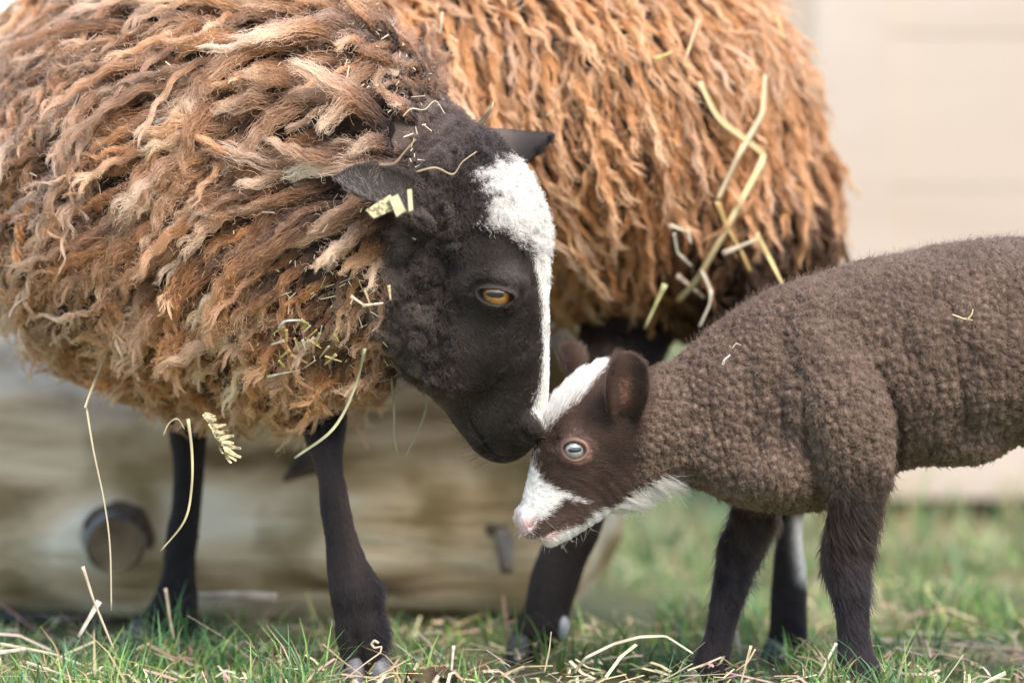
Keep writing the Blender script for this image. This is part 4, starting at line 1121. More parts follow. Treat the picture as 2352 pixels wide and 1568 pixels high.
# ------------------------------------------------------------------ ground
def ramp_mat(name, stops, scale=(1, 1, 1), nscale=8.0, detail=6.0, rough=0.85, bump=0.4, bdist=0.004, distort=0.0, scale2=None, mix2=None):
    m, nt, p = material(name)
    tc = nt.nodes.new('ShaderNodeTexCoord'); mp = nt.nodes.new('ShaderNodeMapping'); mp.inputs['Scale'].default_value = scale
    n = nt.nodes.new('ShaderNodeTexNoise'); n.inputs['Scale'].default_value = nscale; n.inputs['Detail'].default_value = detail; n.inputs['Distortion'].default_value = distort
    r = nt.nodes.new('ShaderNodeValToRGB')
    el = r.color_ramp.elements
    while len(el) < len(stops): el.new(0.5)
    for e, (pos, c) in zip(el, stops): e.position = pos; e.color = (*c, 1)
    L = nt.links.new
    L(tc.outputs['Object'], mp.inputs['Vector']); L(mp.outputs[0], n.inputs['Vector']); L(n.outputs[0], r.inputs[0])
    out = r.outputs[0]
    if scale2:
        n2 = nt.nodes.new('ShaderNodeTexNoise'); n2.inputs['Scale'].default_value = scale2; n2.inputs['Detail'].default_value = 3
        L(tc.outputs['Object'], n2.inputs['Vector'])
        r2 = nt.nodes.new('ShaderNodeValToRGB'); r2.color_ramp.elements[0].position = 0.47; r2.color_ramp.elements[1].position = 0.66
        L(n2.outputs[0], r2.inputs[0])
        mx = nt.nodes.new('ShaderNodeMix'); mx.data_type = 'RGBA'
        L(r2.outputs[0], mx.inputs[0]); L(out, mx.inputs[6]); mx.inputs[7].default_value = (*mix2, 1)
        out = mx.outputs[2]
    L(out, p.inputs['Base Color']); p.inputs['Roughness'].default_value = rough; p.inputs['Specular IOR Level'].default_value = 0.2
    b = nt.nodes.new('ShaderNodeBump'); b.inputs['Strength'].default_value = bump; b.inputs['Distance'].default_value = bdist
    L(n.outputs[0], b.inputs['Height']); L(b.outputs[0], p.inputs['Normal'])
    return m

rs = np.random.default_rng(77)
M_GROUND = ramp_mat('meadow_soil', [(0.3, (0.06, 0.055, 0.03)), (0.5, (0.14, 0.135, 0.065)), (0.7, (0.27, 0.22, 0.14))], nscale=5.0, detail=9, bump=0.6, bdist=0.01, scale2=1.3, mix2=(0.085, 0.13, 0.04))
gx = np.concatenate([[-400, -60, -10], np.linspace(-2, 2.5, 60), [10, 60, 400]]); gy = np.concatenate([[-20, -4], np.linspace(-1.5, 6, 90), [9, 15, 40, 120, 900]])
GX, GY = np.meshgrid(gx, gy, indexing='ij')
G = np.stack([GX, GY, 0 * GX], -1).reshape(-1, 3)
G[:, 2] = -0.004 + 0.006 * noise(G, 0.16, 1) * ((np.abs(G[:, 0]) < 3) & (G[:, 1] < 7) & (G[:, 1] > 0.35))
ny = len(gy)
GF = np.array([(i * ny + j, (i + 1) * ny + j, (i + 1) * ny + j + 1, i * ny + j + 1) for i in range(len(gx) - 1) for j in range(ny - 1)])
tag(mesh_obj('ground', G, GF, M_GROUND), kind='structure')

# ------------------------------------------------------------------ grass
def blades(P, h, w, lean, az, col, tipcol, rs, seg=3):
    n = len(P)
    t = np.linspace(0, 1, seg + 1)
    side = np.stack([np.cos(az + 1.57 + rs.normal(size=n) * 0.5), np.sin(az + 1.57 + rs.normal(size=n) * 0.5), np.zeros(n)], 1)
    dirv = np.stack([np.cos(az), np.sin(az), np.zeros(n)], 1)
    V = np.empty((n, seg + 1, 2, 3)); Cc = np.empty((n, seg + 1, 2, 3))
    for k, tk in enumerate(t):
        c = P + dirv * (h * lean * tk ** 1.8)[:, None]; c[:, 2] += h * tk * np.sqrt(np.maximum(0.08, 1 - (lean * tk * 0.75) ** 2))
        ww = w * (1 - tk ** 1.6) * 0.5 + 0.0001
        V[:, k, 0] = c - side * ww[:, None]; V[:, k, 1] = c + side * ww[:, None]
        Cc[:, k] = (col * (1 - tk) + tipcol * tk)[:, None, :]
    V = V.reshape(-1, 3); Cc = Cc.reshape(-1, 3)
    base = (np.arange(n) * (seg + 1) * 2)[:, None, None]
    q = np.array([(2 * k, 2 * k + 1, 2 * k + 3, 2 * k + 2) for k in range(seg)])[None]
    return V, (base + q).reshape(-1, 4), Cc

def leaf_mat(name, rough=0.5, trans=0.35):
    m, nt, p = material(name)
    a = nt.nodes.new('ShaderNodeAttribute'); a.attribute_name = 'Col'
    nt.links.new(a.outputs['Color'], p.inputs['Base Color']); p.inputs['Roughness'].default_value = rough; p.inputs['Specular IOR Level'].default_value = 0.3
    tr = nt.nodes.new('ShaderNodeBsdfTranslucent'); nt.links.new(a.outputs['Color'], tr.inputs['Color'])
    mx = nt.nodes.new('ShaderNodeMixShader'); mx.inputs[0].default_value = trans
    o = nt.nodes['Material Output']
    nt.links.new(p.outputs[0], mx.inputs[1]); nt.links.new(tr.outputs[0], mx.inputs[2]); nt.links.new(mx.outputs[0], o.inputs['Surface'])
    return m
M_GRASS = leaf_mat('grass_blade')
M_STRAW = leaf_mat('dry_straw', 0.55, 0.15)

def scatter(n, y0, y1, half):
    y = y0 + (y1 - y0) * rs.random(n)
    x = (rs.random(n) * 2 - 1) * (half + 0.155 * (y - y0))
    return np.stack([x, y, np.zeros(n)], 1)
GREENS = np.array([(0.085, 0.165, 0.035), (0.115, 0.195, 0.050), (0.070, 0.150, 0.058), (0.150, 0.210, 0.065), (0.065, 0.130, 0.070)])
def grass(name, n, y0, y1, half, h0, h1, w, clumpy=0.5, dry=0.12, label=None):
    P = scatter(n, y0, y1, half)
    k = noise(P, 0.09, 11) + 0.7 * noise(P, 0.35, 12)
    keep = rs.random(n) < np.clip(0.52 + 1.25 * clumpy * k, 0.04, 1)
    bare = (P[:, 1] > 0.33) & (P[:, 1] < 0.78) & (P[:, 0] < 0.14)            # under the log
    P, k = P[keep & ~bare], k[keep & ~bare]
    m = len(P)
    h = (h0 + (h1 - h0) * rs.random(m) ** 2) * (1 + 0.35 * np.clip(k, -1, 1))
    pu, pv = pix(P)
    h = np.where((pu > 755) & (pu < 915) & (P[:, 1] < 0.08) & (P[:, 1] > -0.12), h * 0.35, h) * np.clip(0.75 + 0.9 * noise(P, 0.06, 31), 0.35, 1.8)
    c = GREENS[rs.integers(0, 5, m)] * 1.75 * (0.7 + 0.6 * rs.random((m, 1)))
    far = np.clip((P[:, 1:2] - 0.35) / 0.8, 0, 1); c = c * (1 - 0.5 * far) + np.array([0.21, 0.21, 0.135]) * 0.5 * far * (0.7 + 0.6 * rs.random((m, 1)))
    d = rs.random(m) < dry
    c[d] = np.array([0.42, 0.33, 0.19]) * (0.7 + 0.5 * rs.random((d.sum(), 1)))
    V, F, Cc = blades(P, h, w * (0.6 + 0.8 * rs.random(m)), 0.25 + 0.9 * rs.random(m), rs.random(m) * 6.28, c * 0.8, c * 1.25, rs)
    return V, F, Cc
sets = [grass('g', 30000, -0.16, 0.50, 0.62, 0.008, 0.040, 0.0021, 0.7, 0.20),
        grass('g', 22000, 0.35, 1.3, 0.72, 0.015, 0.05, 0.0026, 0.5, 0.16),
        grass('g', 22000, 0.9, 4.0, 0.85, 0.025, 0.10, 0.004, 0.6, 0.2),
        grass('g', 16000, 4.0, 14.0, 1.3, 0.04, 0.12, 0.010, 0.6, 0.25)]
V, F = merge(*[(a, b) for a, b, _ in sets])
tag(mesh_obj('grass', V, F, M_GRASS, color=np.vstack([c for _, _, c in sets])), 'short green grass covering the ground under the sheep', 'grass', kind='stuff')

# loose tufts of taller grass that stand out
def tuft(u, vb, n, hpx, spread, label, lean=0.7, seed=0, colr=None):
    r = np.random.default_rng(seed); y = ground_y(vb); b = at(u, vb, y); b[2] = 0
    P = b + np.stack([r.normal(size=n) * spread, r.normal(size=n) * spread * 0.7, np.zeros(n)], 1)
    h = hpx * PX * (0.5 + 0.7 * r.random(n))
    c = (np.array([0.075, 0.155, 0.055]) if colr is None else np.array(colr)) * (0.7 + 0.7 * r.random((n, 1)))
    V, F, Cc = blades(P, h, 0.0033 * (0.7 + 0.6 * r.random(n)), lean * (0.2 + r.random(n)), r.random(n) * 6.28, c * 0.8, c * 1.2, r, 5)
    o = mesh_obj('grass_tuft', V - b, F, M_GRASS, color=Cc); o.location = b
    return tag(o, label, 'grass tuft', 'taller grass tufts')
tuft(390, 1535, 46, 190, 0.030, 'tallest blue-green grass tuft before the ewe\'s far front foot', 1.1, 1)
tuft(250, 1545, 24, 130, 0.020, 'grass tuft left of the tall tuft by the far front foot', 1.0, 2)
tuft(520, 1548, 16, 120, 0.022, 'thin grass tuft between the ewe\'s two front feet', 0.8, 3)
tuft(1300, 1545, 26, 150, 0.025, 'light green grass tuft before the ewe\'s hind foot', 0.7, 4, (0.11, 0.19, 0.04))
tuft(2060, 1530, 20, 120, 0.02, 'small grass tuft right of the lamb\'s near foot', 0.7, 5)
tuft(2150, 1440, 60, 200, 0.025, 'blurred tall grass tuft at the right, behind the lamb', 1.2, 6, (0.13, 0.20, 0.08))
tuft(1500, 1548, 18, 100, 0.022, 'short grass tuft left of the lamb\'s far foot', 0.8, 8)

# ------------------------------------------------------------------ the log
M_LOG = ramp_mat('barkless_wood', [(0.34, (0.20, 0.13, 0.07)), (0.43, (0.58, 0.42, 0.26)), (0.52, (0.76, 0.59, 0.405)), (0.64, (0.88, 0.77, 0.60))], scale=(0.55, 2.6, 2.6), nscale=7.0, detail=10, bump=0.9, bdist=0.02, distort=0.25, scale2=9.0, mix2=(0.27, 0.195, 0.085))
M_STUBD = ramp_mat('dark_bark_and_shade', [(0.3, (0.035, 0.025, 0.017)), (0.7, (0.15, 0.11, 0.08))], nscale=40)  # bark of twig, knot and bush trunks, and the stub's modelled shadow
M_STUBG = ramp_mat('grey_branch_wood', [(0.3, (0.14, 0.12, 0.11)), (0.7, (0.34, 0.30, 0.27))], nscale=30)
M_STUBE = ramp_mat('cut_branch_end', [(0.3, (0.08, 0.055, 0.032)), (0.7, (0.26, 0.185, 0.11))], nscale=25)
LOGY = 0.60
log_root = empty('fallen_log', (-0.5, LOGY, 0), 'thick weathered barkless log lying on the grass behind the ewe\'s front legs', 'log')
xs = np.linspace(-1.5, at(1430, 1300, LOGY)[0], 110); na = 56
LVv = []
kx, kz = at(262, 1235, 0.46)[0], at(262, 1235, 0.46)[2]
for i, x in enumerate(xs):
    e = (len(xs) - 1 - i)
    endr = 1 - 0.55 * max(0, 1 - e / 5.0) ** 2
    for j in range(na):
        a = 2 * math.pi * j / na
        r = (0.138 + 0.010 * math.sin(x * 3.1 + 1)) * endr
        LVv.append((x, r * math.cos(a), r * math.sin(a)))
LVv = np.array(LVv)
nn = noise(LVv * np.array([0.45, 1, 1]), 0.09, 5) * 0.016 + noise(LVv * np.array([0.4, 1, 1]), 0.03, 6) * 0.008
rr = np.hypot(LVv[:, 1], LVv[:, 2]); LVv[:, 1:] *= (1 + nn / rr)[:, None]
LVv[:, 1] += LOGY; LVv[:, 2] += 0.135 + 0.0 * LVv[:, 0]
dk = np.hypot(LVv[:, 0] - kx, LVv[:, 2] - kz)
LVv[:, 1] -= (0.020 * np.exp(-(dk / 0.048) ** 2)) * (LVv[:, 1] < LOGY)          # swelling round the branch collar
LF_ = [(i * na + j, i * na + (j + 1) % na, (i + 1) * na + (j + 1) % na, (i + 1) * na + j) for i in range(len(xs) - 1) for j in range(na)]
LF_ += [tuple(range(na))[::-1], tuple((len(xs) - 1) * na + j for j in range(na))]
mesh_obj('trunk', LVv, LF_, M_LOG, log_root)
def stub(name, a, b, r1, r2, mat, endmat=None, seg=18, rings=7):
    a, b = np.array(a), np.array(b); t = nrm(b - a)
    s1 = np.cross(t, [0.1, 0.2, 1]); s1 = nrm(s1); s2 = np.cross(t, s1)
    V, F = [], []
    for i in range(rings):
        f = i / (rings - 1); r = r1 + (r2 - r1) * f
        for j in range(seg):
            an = 2 * math.pi * j / seg
            V.append(a + (b - a) * f + (s1 * math.cos(an) + s2 * math.sin(an)) * r * (1 + 0.06 * math.sin(3 * an + i)))
    F = [(i * seg + j, i * seg + (j + 1) % seg, (i + 1) * seg + (j + 1) % seg, (i + 1) * seg + j) for i in range(rings - 1) for j in range(seg)]
    if endmat is None: F.append(tuple((rings - 1) * seg + j for j in range(seg)))
    o = mesh_obj(name, np.array(V), F, mat, log_root)
    if endmat is not None:
        c = b + t * 0.0015
        W = [c] + [c - t * 0.0012 + (s1 * math.cos(2 * math.pi * j / seg) + s2 * math.sin(2 * math.pi * j / seg)) * r2 * 0.97 for j in range(seg)]
        e = mesh_obj('cut_face', np.array(W), [(0, 1 + j, 1 + (j + 1) % seg) for j in range(seg)], endmat, log_root, smooth=False)
        e.parent = o; e.matrix_parent_inverse = Matrix.Identity(4)
    return o
stub('branch_stub', at(262, 1222, 0.50), at(264, 1252, 0.405), 0.034, 0.0255, M_STUBG, M_STUBE)
# thick dark crescent over the stub, modelled in place of its shadow
cv = []
for k in range(15):
    an = math.radians(165 - k * 12.5)
    cv.append(at(266 + (74 + 5 * math.sin(k)) * math.cos(an), 1236 - (72 + 4 * math.cos(2 * k)) * math.sin(an), 0.448))
cv = np.array(cv)
cl = SDF(); cl.loft(np.c_[cv, np.interp(np.arange(15), [0, 4, 11, 14], [0.002, 0.004, 0.007, 0.005]), np.full(15, 0.022)], (0, -1, 0), 0.004, sub=2)
mesh_obj('shade_crescent', *surface(cl, 0.004), M_STUBD, log_root)
stub('twig_stub', at(740, 1040, 0.47), at(655, 1100, 0.40), 0.016, 0.003, M_STUBD)
stub('peg_stub', at(1150, 1190, 0.47), at(1165, 1310, 0.44), 0.010, 0.006, M_STUBG)
stub('knot', at(1140, 1200, 0.485), at(1140, 1205, 0.455), 0.020, 0.010, M_STUBD)

# ------------------------------------------------------------------ the pale wooden wall
WY = 1.62
M_BOARD = ramp_mat('pale_planed_boards', [(0.3, (0.36, 0.29, 0.23)), (0.5, (0.395, 0.325, 0.265)), (0.7, (0.425, 0.36, 0.30))], scale=(0.9, 3, 3.0), nscale=2.2, detail=8, rough=0.7, bump=0.15, bdist=0.003, distort=0.4)
M_POST = ramp_mat('grey_weathered_post', [(0.3, (0.33, 0.265, 0.21)), (0.7, (0.40, 0.33, 0.27))], scale=(8, 8, 0.8), nscale=4, detail=6)
M_PLINTH = ramp_mat('dark_sill_beam', [(0.3, (0.045, 0.035, 0.022)), (0.7, (0.14, 0.105, 0.065))], scale=(1, 6, 8), nscale=5)  # dark brown beam set back below the bottom board
wx0 = at(1872, 600, WY)[0]; wz0 = at(2200, 1146, WY)[2]
wall = empty('wooden_wall', (wx0, WY, 0), 'pale wooden board wall of a shed behind the lamb', 'wall')
def box(name, lo, hi, mat, parent, bev=0.004):
    lo, hi = np.array(lo), np.array(hi); V = []
    import itertools
    b = bev
    for z, ins in ((lo[2], b), (lo[2] + b, 0), (hi[2] - b, 0), (hi[2], b)):
        for x, y in ((lo[0] + ins, lo[1] + ins), (hi[0] - ins, lo[1] + ins), (hi[0] - ins, hi[1] - ins), (lo[0] + ins, hi[1] - ins)):
            V.append((x, y, z))
    F = [(3, 2, 1, 0), (12, 13, 14, 15)]
    for r in range(3):
        for j in range(4):
            F.append((r * 4 + j, r * 4 + (j + 1) % 4, (r + 1) * 4 + (j + 1) % 4, (r + 1) * 4 + j))
    return mesh_obj(name, np.array(V), F, mat, parent, smooth=False)
z = wz0
for i, hgt in enumerate((0.185, 0.20, 0.19, 0.205, 0.195, 0.20, 0.20)):
    box('board', (wx0 + 0.012, WY, z + 0.0005), (wx0 + 2.6, WY + 0.026, z + hgt - 0.0005), M_BOARD, wall, 0.0012)
    z += hgt
box('corner_batten', (wx0, WY - 0.020, wz0 + 0.001), (wx0 + 0.092, WY - 0.002, z), M_BOARD, wall)
box('corner_post', (wx0 - 0.060, WY - 0.016, 0.0), (wx0 - 0.002, WY + 0.06, z), M_POST, wall)
box('sill_beam', (wx0 + 0.02, WY + 0.03, 0.0), (wx0 + 2.6, WY + 0.10, wz0 + 0.01), M_PLINTH, wall)

# ------------------------------------------------------------------ far hedge
M_LEAF = leaf_mat('hedge_leaf', 0.5, 0.4)
def bush(c, r, n, label, col, seed):
    R_ = np.random.default_rng(seed)
    root = empty('hedge_bush', (c[0], c[1], 0), label, 'bush', 'bushes beyond the meadow')
    d = nrm(R_.normal(size=(n, 3))); rad = (0.55 + 0.5 * R_.random((n, 1))) * (1 + 0.25 * noise(d * 1.0, 0.5, seed)[:, None])
    p = np.array([c[0], c[1], r[2]]) + d * rad * np.array(r); p = p[p[:, 2] > 0.02]; m = len(p)
    a = nrm(R_.normal(size=(m, 3))); b = nrm(np.cross(a, R_.normal(size=(m, 3)))); s = (0.05 + 0.06 * R_.random((m, 1)))
    V = np.stack([p - a * s, p + b * s * 0.5, p + a * s, p - b * s * 0.5], 1).reshape(-1, 3)
    F = np.arange(4 * m).reshape(-1, 4)
    cc = np.repeat(np.array(col) * (0.6 + 0.8 * R_.random((m, 1))), 4, 0)
    mesh_obj('crown', V, F, M_LEAF, root, cc, smooth=False)
    tr = SDF(); tr.loft(np.array([[c[0], c[1], -0.05, 0.09, 0.09], [c[0] + 0.05, c[1], r[2] * 0.5, 0.06, 0.06], [c[0] + 0.1, c[1] + 0.1, r[2] * 1.1, 0.02, 0.02]]), (0, -1, 0), 0.01)
    mesh_obj('trunk', *surface(tr, 0.02), M_STUBD, root)
bush((-2.9, 13.0), (1.5, 1.2, 0.50), 9000, 'yellow-green bush beyond the meadow at the far left edge', (0.17, 0.20, 0.03), 1)
bush((0.55, 15.0), (2.0, 1.3, 0.50), 7000, 'grey-green bush far behind, between the ewe\'s hind legs and the wall', (0.09, 0.13, 0.06), 2)
# ------------------------------------------------------------------ straw, hay and other bits
def stalk(name, pts, wpx, col, label, cat='straw', flat=0.45, group=None, tipw=0.5, roll=0.3, shift=None):
    """a stem through points (u, v, y); the section is a flattened hollow-looking tube with a crease"""
    P = np.array([at(p[0], p[1], wool_y(p[0], p[1], 0.024) - 0.006 if p[2] == 'w' else p[2]) for p in pts])
    if name == 'straw_stem' and len(P) > 2 and len(P) < 9:      # straw kinks at its nodes rather than bending
        q = [P[0]]
        for a_, b_ in zip(P[:-1], P[1:]): q += [a_ * (1 - t) + b_ * t for t in (0.12, 0.4, 0.7, 0.9, 1.0)]
        Q = np.array(q); Q[1:-1] = 0.25 * Q[:-2] + 0.5 * Q[1:-1] + 0.25 * Q[2:]
    else:
      Q = catmull(P, 6) if len(P) > 2 else np.array([P[0] * (1 - t) + P[1] * t for t in np.linspace(0, 1, 7)])
    T = nrm(np.gradient(Q, axis=0)); n = len(Q)
    V, Cc = [], []
    sec = 8
    base = np.array(col, float)
    for i in range(n):
        s1 = np.cross(T[i], [math.sin(roll), -math.cos(roll), 0.05]); s1 = nrm(s1); s2 = np.cross(s1, T[i])
        f = i / (n - 1)
        w = wpx * PX * 0.48 * (1 - (1 - tipw) * f) * (1 + 0.10 * math.sin(7 * f + wpx))
        for j in range(sec):
            a = 2 * math.pi * j / sec
            cr = 0.5 - 0.25 * (j in (1, 2, 3)) * abs(math.sin(a))
            V.append(Q[i] + s1 * w * math.cos(a) + s2 * w * flat * math.sin(a) * cr)
            Cc.append(base * (0.95 + 0.30 * math.sin(j * 2.1 + wpx) + 0.14 * math.sin(f * 17 + wpx)) * (1.0 - 0.18 * abs(math.sin(f * 9.4))))
    F = [(i * sec + j, i * sec + (j + 1) % sec, (i + 1) * sec + (j + 1) % sec, (i + 1) * sec + j) for i in range(n - 1) for j in range(sec)]
    F += [tuple(range(sec))[::-1], tuple((n - 1) * sec + j for j in range(sec))]
    b = Q.mean(0)
    o = mesh_obj(name, np.array(V) - b, F, M_STRAW, color=np.clip(np.array(Cc), 0, 0.9)); o.location = b
    return tag(o, label, cat, group)

PALE, GOLD, GREY, GRN, TAN = (0.60, 0.51, 0.36), (0.56, 0.38, 0.14), (0.46, 0.41, 0.31), (0.36, 0.33, 0.15), (0.50, 0.37, 0.20)
B = 'w'     # lying on the flank wool
stalk('straw_stem', [(1607, 188, B), (1648, 268, B), (1700, 312, B), (1748, 350, B), (1752, 366, B), (1735, 402, B), (1660, 540, 'w'), (1602, 640, 'w'), (1556, 692, 'w')], 17, (0.64, 0.49, 0.25), 'long bent golden straw stem hanging on the ewe\'s flank', flat=0.3, tipw=1.1)
stalk('straw_stem', [(1758, 172, 'w'), (1752, 262, 'w'), (1700, 350, 'w'), (1647, 462, 'w')], 17, (0.52, 0.40, 0.24), 'tan straw stem crossing behind the long bent stem on the flank', flat=0.3, tipw=0.9)
stalk('straw_stem', [(1647, 462, 'w'), (1668, 520, 'w'), (1700, 572, 'w'), (1724, 624, 'w')], 14, GOLD, 'short golden straw piece under the crossing tan stem', flat=0.35)
stalk('straw_stem', [(1738, 536, B), (1765, 588, B), (1802, 662, 0.20)], 16, (0.60, 0.46, 0.20), 'straw piece pointing down to the lamb\'s shoulders', flat=0.35)
stalk('straw_stem', [(1660, 582, B), (1742, 548, B)], 13, PALE, 'short pale straw piece lying almost level on the lower flank', flat=0.4)
stalk('straw_stem', [(1612, 620, B), (1634, 668, 0.19), (1630, 700, 0.19), (1606, 752, 0.19)], 13, GREY, 'grey hooked straw piece hanging from the flank above the lamb\'s neck', flat=0.35)
stalk('straw_stem', [(1528, 652, 0.17), (1480, 756, 0.17)], 14, GRN, 'yellow-green stem hanging under the ewe\'s belly', flat=0.4)
stalk('straw_stem', [(1538, 516, B), (1578, 532, B)], 11, PALE, 'tiny pale straw bit left of the long bent stem', flat=0.4)
stalk('straw_stem', [(1580, 528, B), (1588, 562, B)], 10, PALE, 'tiny upright pale straw bit on the lower flank', flat=0.4)
stalk('straw_stem', [(1548, 535, B), (1556, 580, B), (1590, 612, B)], 10, GREY, 'grey bent straw bit on the lower flank', flat=0.4)
stalk('straw_stem', [(1555, 632, B), (1618, 684, B)], 14, (0.42, 0.33, 0.23), 'brownish straw bit behind the tip of the long bent stem', flat=0.4)
stalk('straw_stem', [(1830, 150, 0.33), (1865, 215, 0.33), (1862, 250, 0.33)], 9, GREY, 'pale stem sticking out of the ewe\'s rump against the wall', flat=0.5)
stalk('straw_stem', [(1782, 30, 'w'), (1800, 92, 'w')], 13, GOLD, 'golden straw bit at the top of the ewe\'s rump', flat=0.4)
stalk('straw_stem', [(1605, 45, 'w'), (1570, 150, 'w')], 10, TAN, 'thin tan stem in the wool at the top of the flank', flat=0.4)
stalk('straw_stem', [(1500, 138, 'w'), (1545, 120, 'w')], 14, GOLD, 'short gold straw bit in the upper flank wool', flat=0.4)
stalk('straw_stem', [(1016, 28, 'w'), (1012, 76, 'w')], 6, PALE, 'short pale upright stem on the ewe\'s shoulder, top centre', flat=0.5)
stalk('straw_stem', [(890, 0, 'w'), (950, 66, 'w')], 5, TAN, 'thin tan stem in the wool at the top edge above the ewe\'s ear', flat=0.5)
N_ = 0.02
stalk('hay_stalk_wisp', [(262, 772, 'w'), (228, 850, 'w'), (198, 928, N_), (200, 945, N_), (215, 1035, N_), (240, 1155, N_), (253, 1260, N_), (256, 1402, N_)], 6, (0.62, 0.52, 0.36), 'long thin kinked hay stem dangling from the chest wool', flat=0.7, tipw=0.5)
stalk('hay_stalk_wisp', [(838, 800, 'w'), (815, 890, 0.0), (765, 985, -0.01), (676, 1052, -0.01)], 9, (0.40, 0.38, 0.22), 'greenish hay stem curving down from the ewe\'s throat', flat=0.4, tipw=0.7)
stalk('hay_stalk_wisp', [(432, 962, -0.01), (441, 1040, -0.01), (440, 1120, -0.01), (424, 1195, -0.01), (368, 1266, -0.01)], 9, (0.50, 0.42, 0.24), 'curved dry hay blade hanging before the ewe\'s far front leg', flat=0.25, tipw=0.4)
stalk('hay_stalk_wisp', [(375, 1000, -0.01), (388, 972, -0.01), (408, 962, -0.01), (424, 985, -0.01)], 4, TAN, 'small hooked hay wisp under the chest wool', flat=0.6)
stalk('hay_stalk_wisp', [(898, 860, 0.06), (905, 940, 0.06), (905, 1000, 0.06), (912, 1040, 0.06)], 6, (0.50, 0.44, 0.28), 'blurred hay stem hanging behind the ewe\'s jaw', flat=0.4)
stalk('hay_stalk_wisp', [(985, 880, 0.10), (975, 950, 0.09), (955, 1000, 0.08), (930, 1050, 0.08)], 6, (0.52, 0.45, 0.28), 'second blurred hay stem hanging behind the ewe\'s jaw, nearer the chin', flat=0.4)
stalk('hay_stalk_wisp', [(940, 1060, 0.455), (1010, 1100, 0.452)], 8, (0.50, 0.40, 0.20), 'blurred slanting straw on the log below the ewe\'s chin', flat=0.4)
stalk('hay_stalk_wisp', [(168, 300, 'w'), (164, 260, 'w'), (182, 215, 'w')], 3.5, (0.40, 0.45, 0.42), 'fine grey-green grass blade in the left neck wool', flat=0.5)
stalk('hay_stalk_wisp', [(355, 282, 'w'), (375, 272, 'w'), (402, 270, 'w')], 6, (0.34, 0.45, 0.40), 'short blue-green grass blade in the middle of the neck wool', flat=0.4)
stalk('wool_wisp', [(1085, 300, 0.02), (1110, 275, 0.01), (1128, 250, 0.0), (1134, 232, 0.0)], 17, (0.66, 0.50, 0.35), 'pale pointed wool wisp standing up behind the ewe\'s poll', 'wool wisp', flat=0.6, tipw=0.05)
stalk('hay_stalk_wisp', [(870, 378, -0.085), (905, 375, -0.088), (930, 348, -0.088), (955, 320, -0.085)], 6, (0.38, 0.25, 0.16), 'thin brown stem lying above the ewe\'s near ear', flat=0.6)
stalk('hay_stalk_wisp', [(955, 395, -0.07), (1000, 385, -0.07), (1040, 400, -0.06), (1062, 372, -0.06), (1095, 348, -0.05)], 5, (0.45, 0.32, 0.20), 'thin zigzag stem on the ewe\'s poll between the ears', flat=0.6)
stalk('hay_stalk_wisp', [(925, 268, -0.03), (945, 250, -0.03), (975, 252, -0.03), (1000, 232, -0.03), (1022, 262, -0.03)], 4, PALE, 'pale crinkled hay wisp on the grey neck wool', flat=0.6)
for i, (a, b_, w) in enumerate((((806, 680), (838, 702), 8), ((832, 702), (880, 696), 8), ((838, 665), (850, 700), 6), ((893, 655), (897, 690), 8))):
    stalk('hay_stalk_wisp', [(a[0], a[1], -0.085), (b_[0], b_[1], -0.085)], w, PALE if i < 2 else TAN, ['pale hay bit slanting on the ewe\'s cheek wool', 'pale level hay bit on the ewe\'s cheek wool', 'small tan hay bit above the pale ones on the cheek', 'small orange hay bit nearest the ewe\'s cheek'][i], flat=0.5, group='hay bits on the ewe\'s cheek')
# hay caught in the throat wool
r = np.random.default_rng(3)
for i in range(26):
    u, v = 640 + 140 * r.random(), 725 + 105 * r.random(); a = r.random() * 3.14; L = 16 + 30 * r.random()
    q = stalk('hay_bit', [(u, v, 'w'), (u + L * math.cos(a), v + L * math.sin(a) * 0.7 + 4, 'w')], 4 + 4 * r.random(), [(0.50, 0.40, 0.17), (0.46, 0.34, 0.12), PALE][i % 3], 'thin yellow hay bit tangled in the wool of the ewe\'s throat', 'hay', flat=0.4, group='yellow hay bits in the throat wool')
stalk('hay_stalk_wisp', [(612, 866, 'w'), (645, 858, 'w'), (690, 850, 'w')], 9, (0.66, 0.58, 0.40), 'pale leaf-like hay blade low on the throat wool', flat=0.25, tipw=0.2)
stalk('hay_stalk_wisp', [(640, 755, 'w'), (655, 738, 'w'), (690, 735, 'w')], 8, (0.66, 0.64, 0.56), 'white-grey folded hay blade above the yellow hay bits', flat=0.3)

# pale yellow seed head under the chest
sh = empty('seed_head', at(510, 990, -0.02), 'frayed pale yellow seed head hanging under the chest wool', 'seed head')
def child_stalk(pts, w, col, name):
    o = stalk(name, pts, w, col, None); o.parent = sh; o.matrix_parent_inverse = Matrix.Translation(-Vector(sh.location))
    for k in ('label', 'category', 'group'):
        if k in o: del o[k]
child_stalk([(468, 950, -0.02), (495, 985, -0.02), (520, 1035, -0.02)], 12, (0.72, 0.62, 0.34), 'stalk')
for i in range(22):
    f = i / 21; u0, v0 = 470 + 50 * f, 952 + 82 * f; sg = 1 if i % 2 else -1; L = 20 + 12 * math.sin(f * 3.1) + 6 * r.random()
    an = 0.55 + sg * (0.35 + 0.5 * r.random()) * (1 - 0.3 * f) + 0.3 * r.normal()
    L = 16 + 16 * r.random() + 12 * f
    child_stalk([(u0, v0, -0.022), (u0 + L * 0.55 * math.cos(an) + 2, v0 + L * 0.55 * math.sin(an), -0.024 + 0.008 * r.random()), (u0 + L * math.cos(an * 0.8), v0 + L * math.sin(an * 0.8), -0.024 + 0.008 * r.random())], 8 + 6 * r.random(), np.array((0.60, 0.50, 0.28)) * (0.75 + 0.4 * r.random()), 'husk')

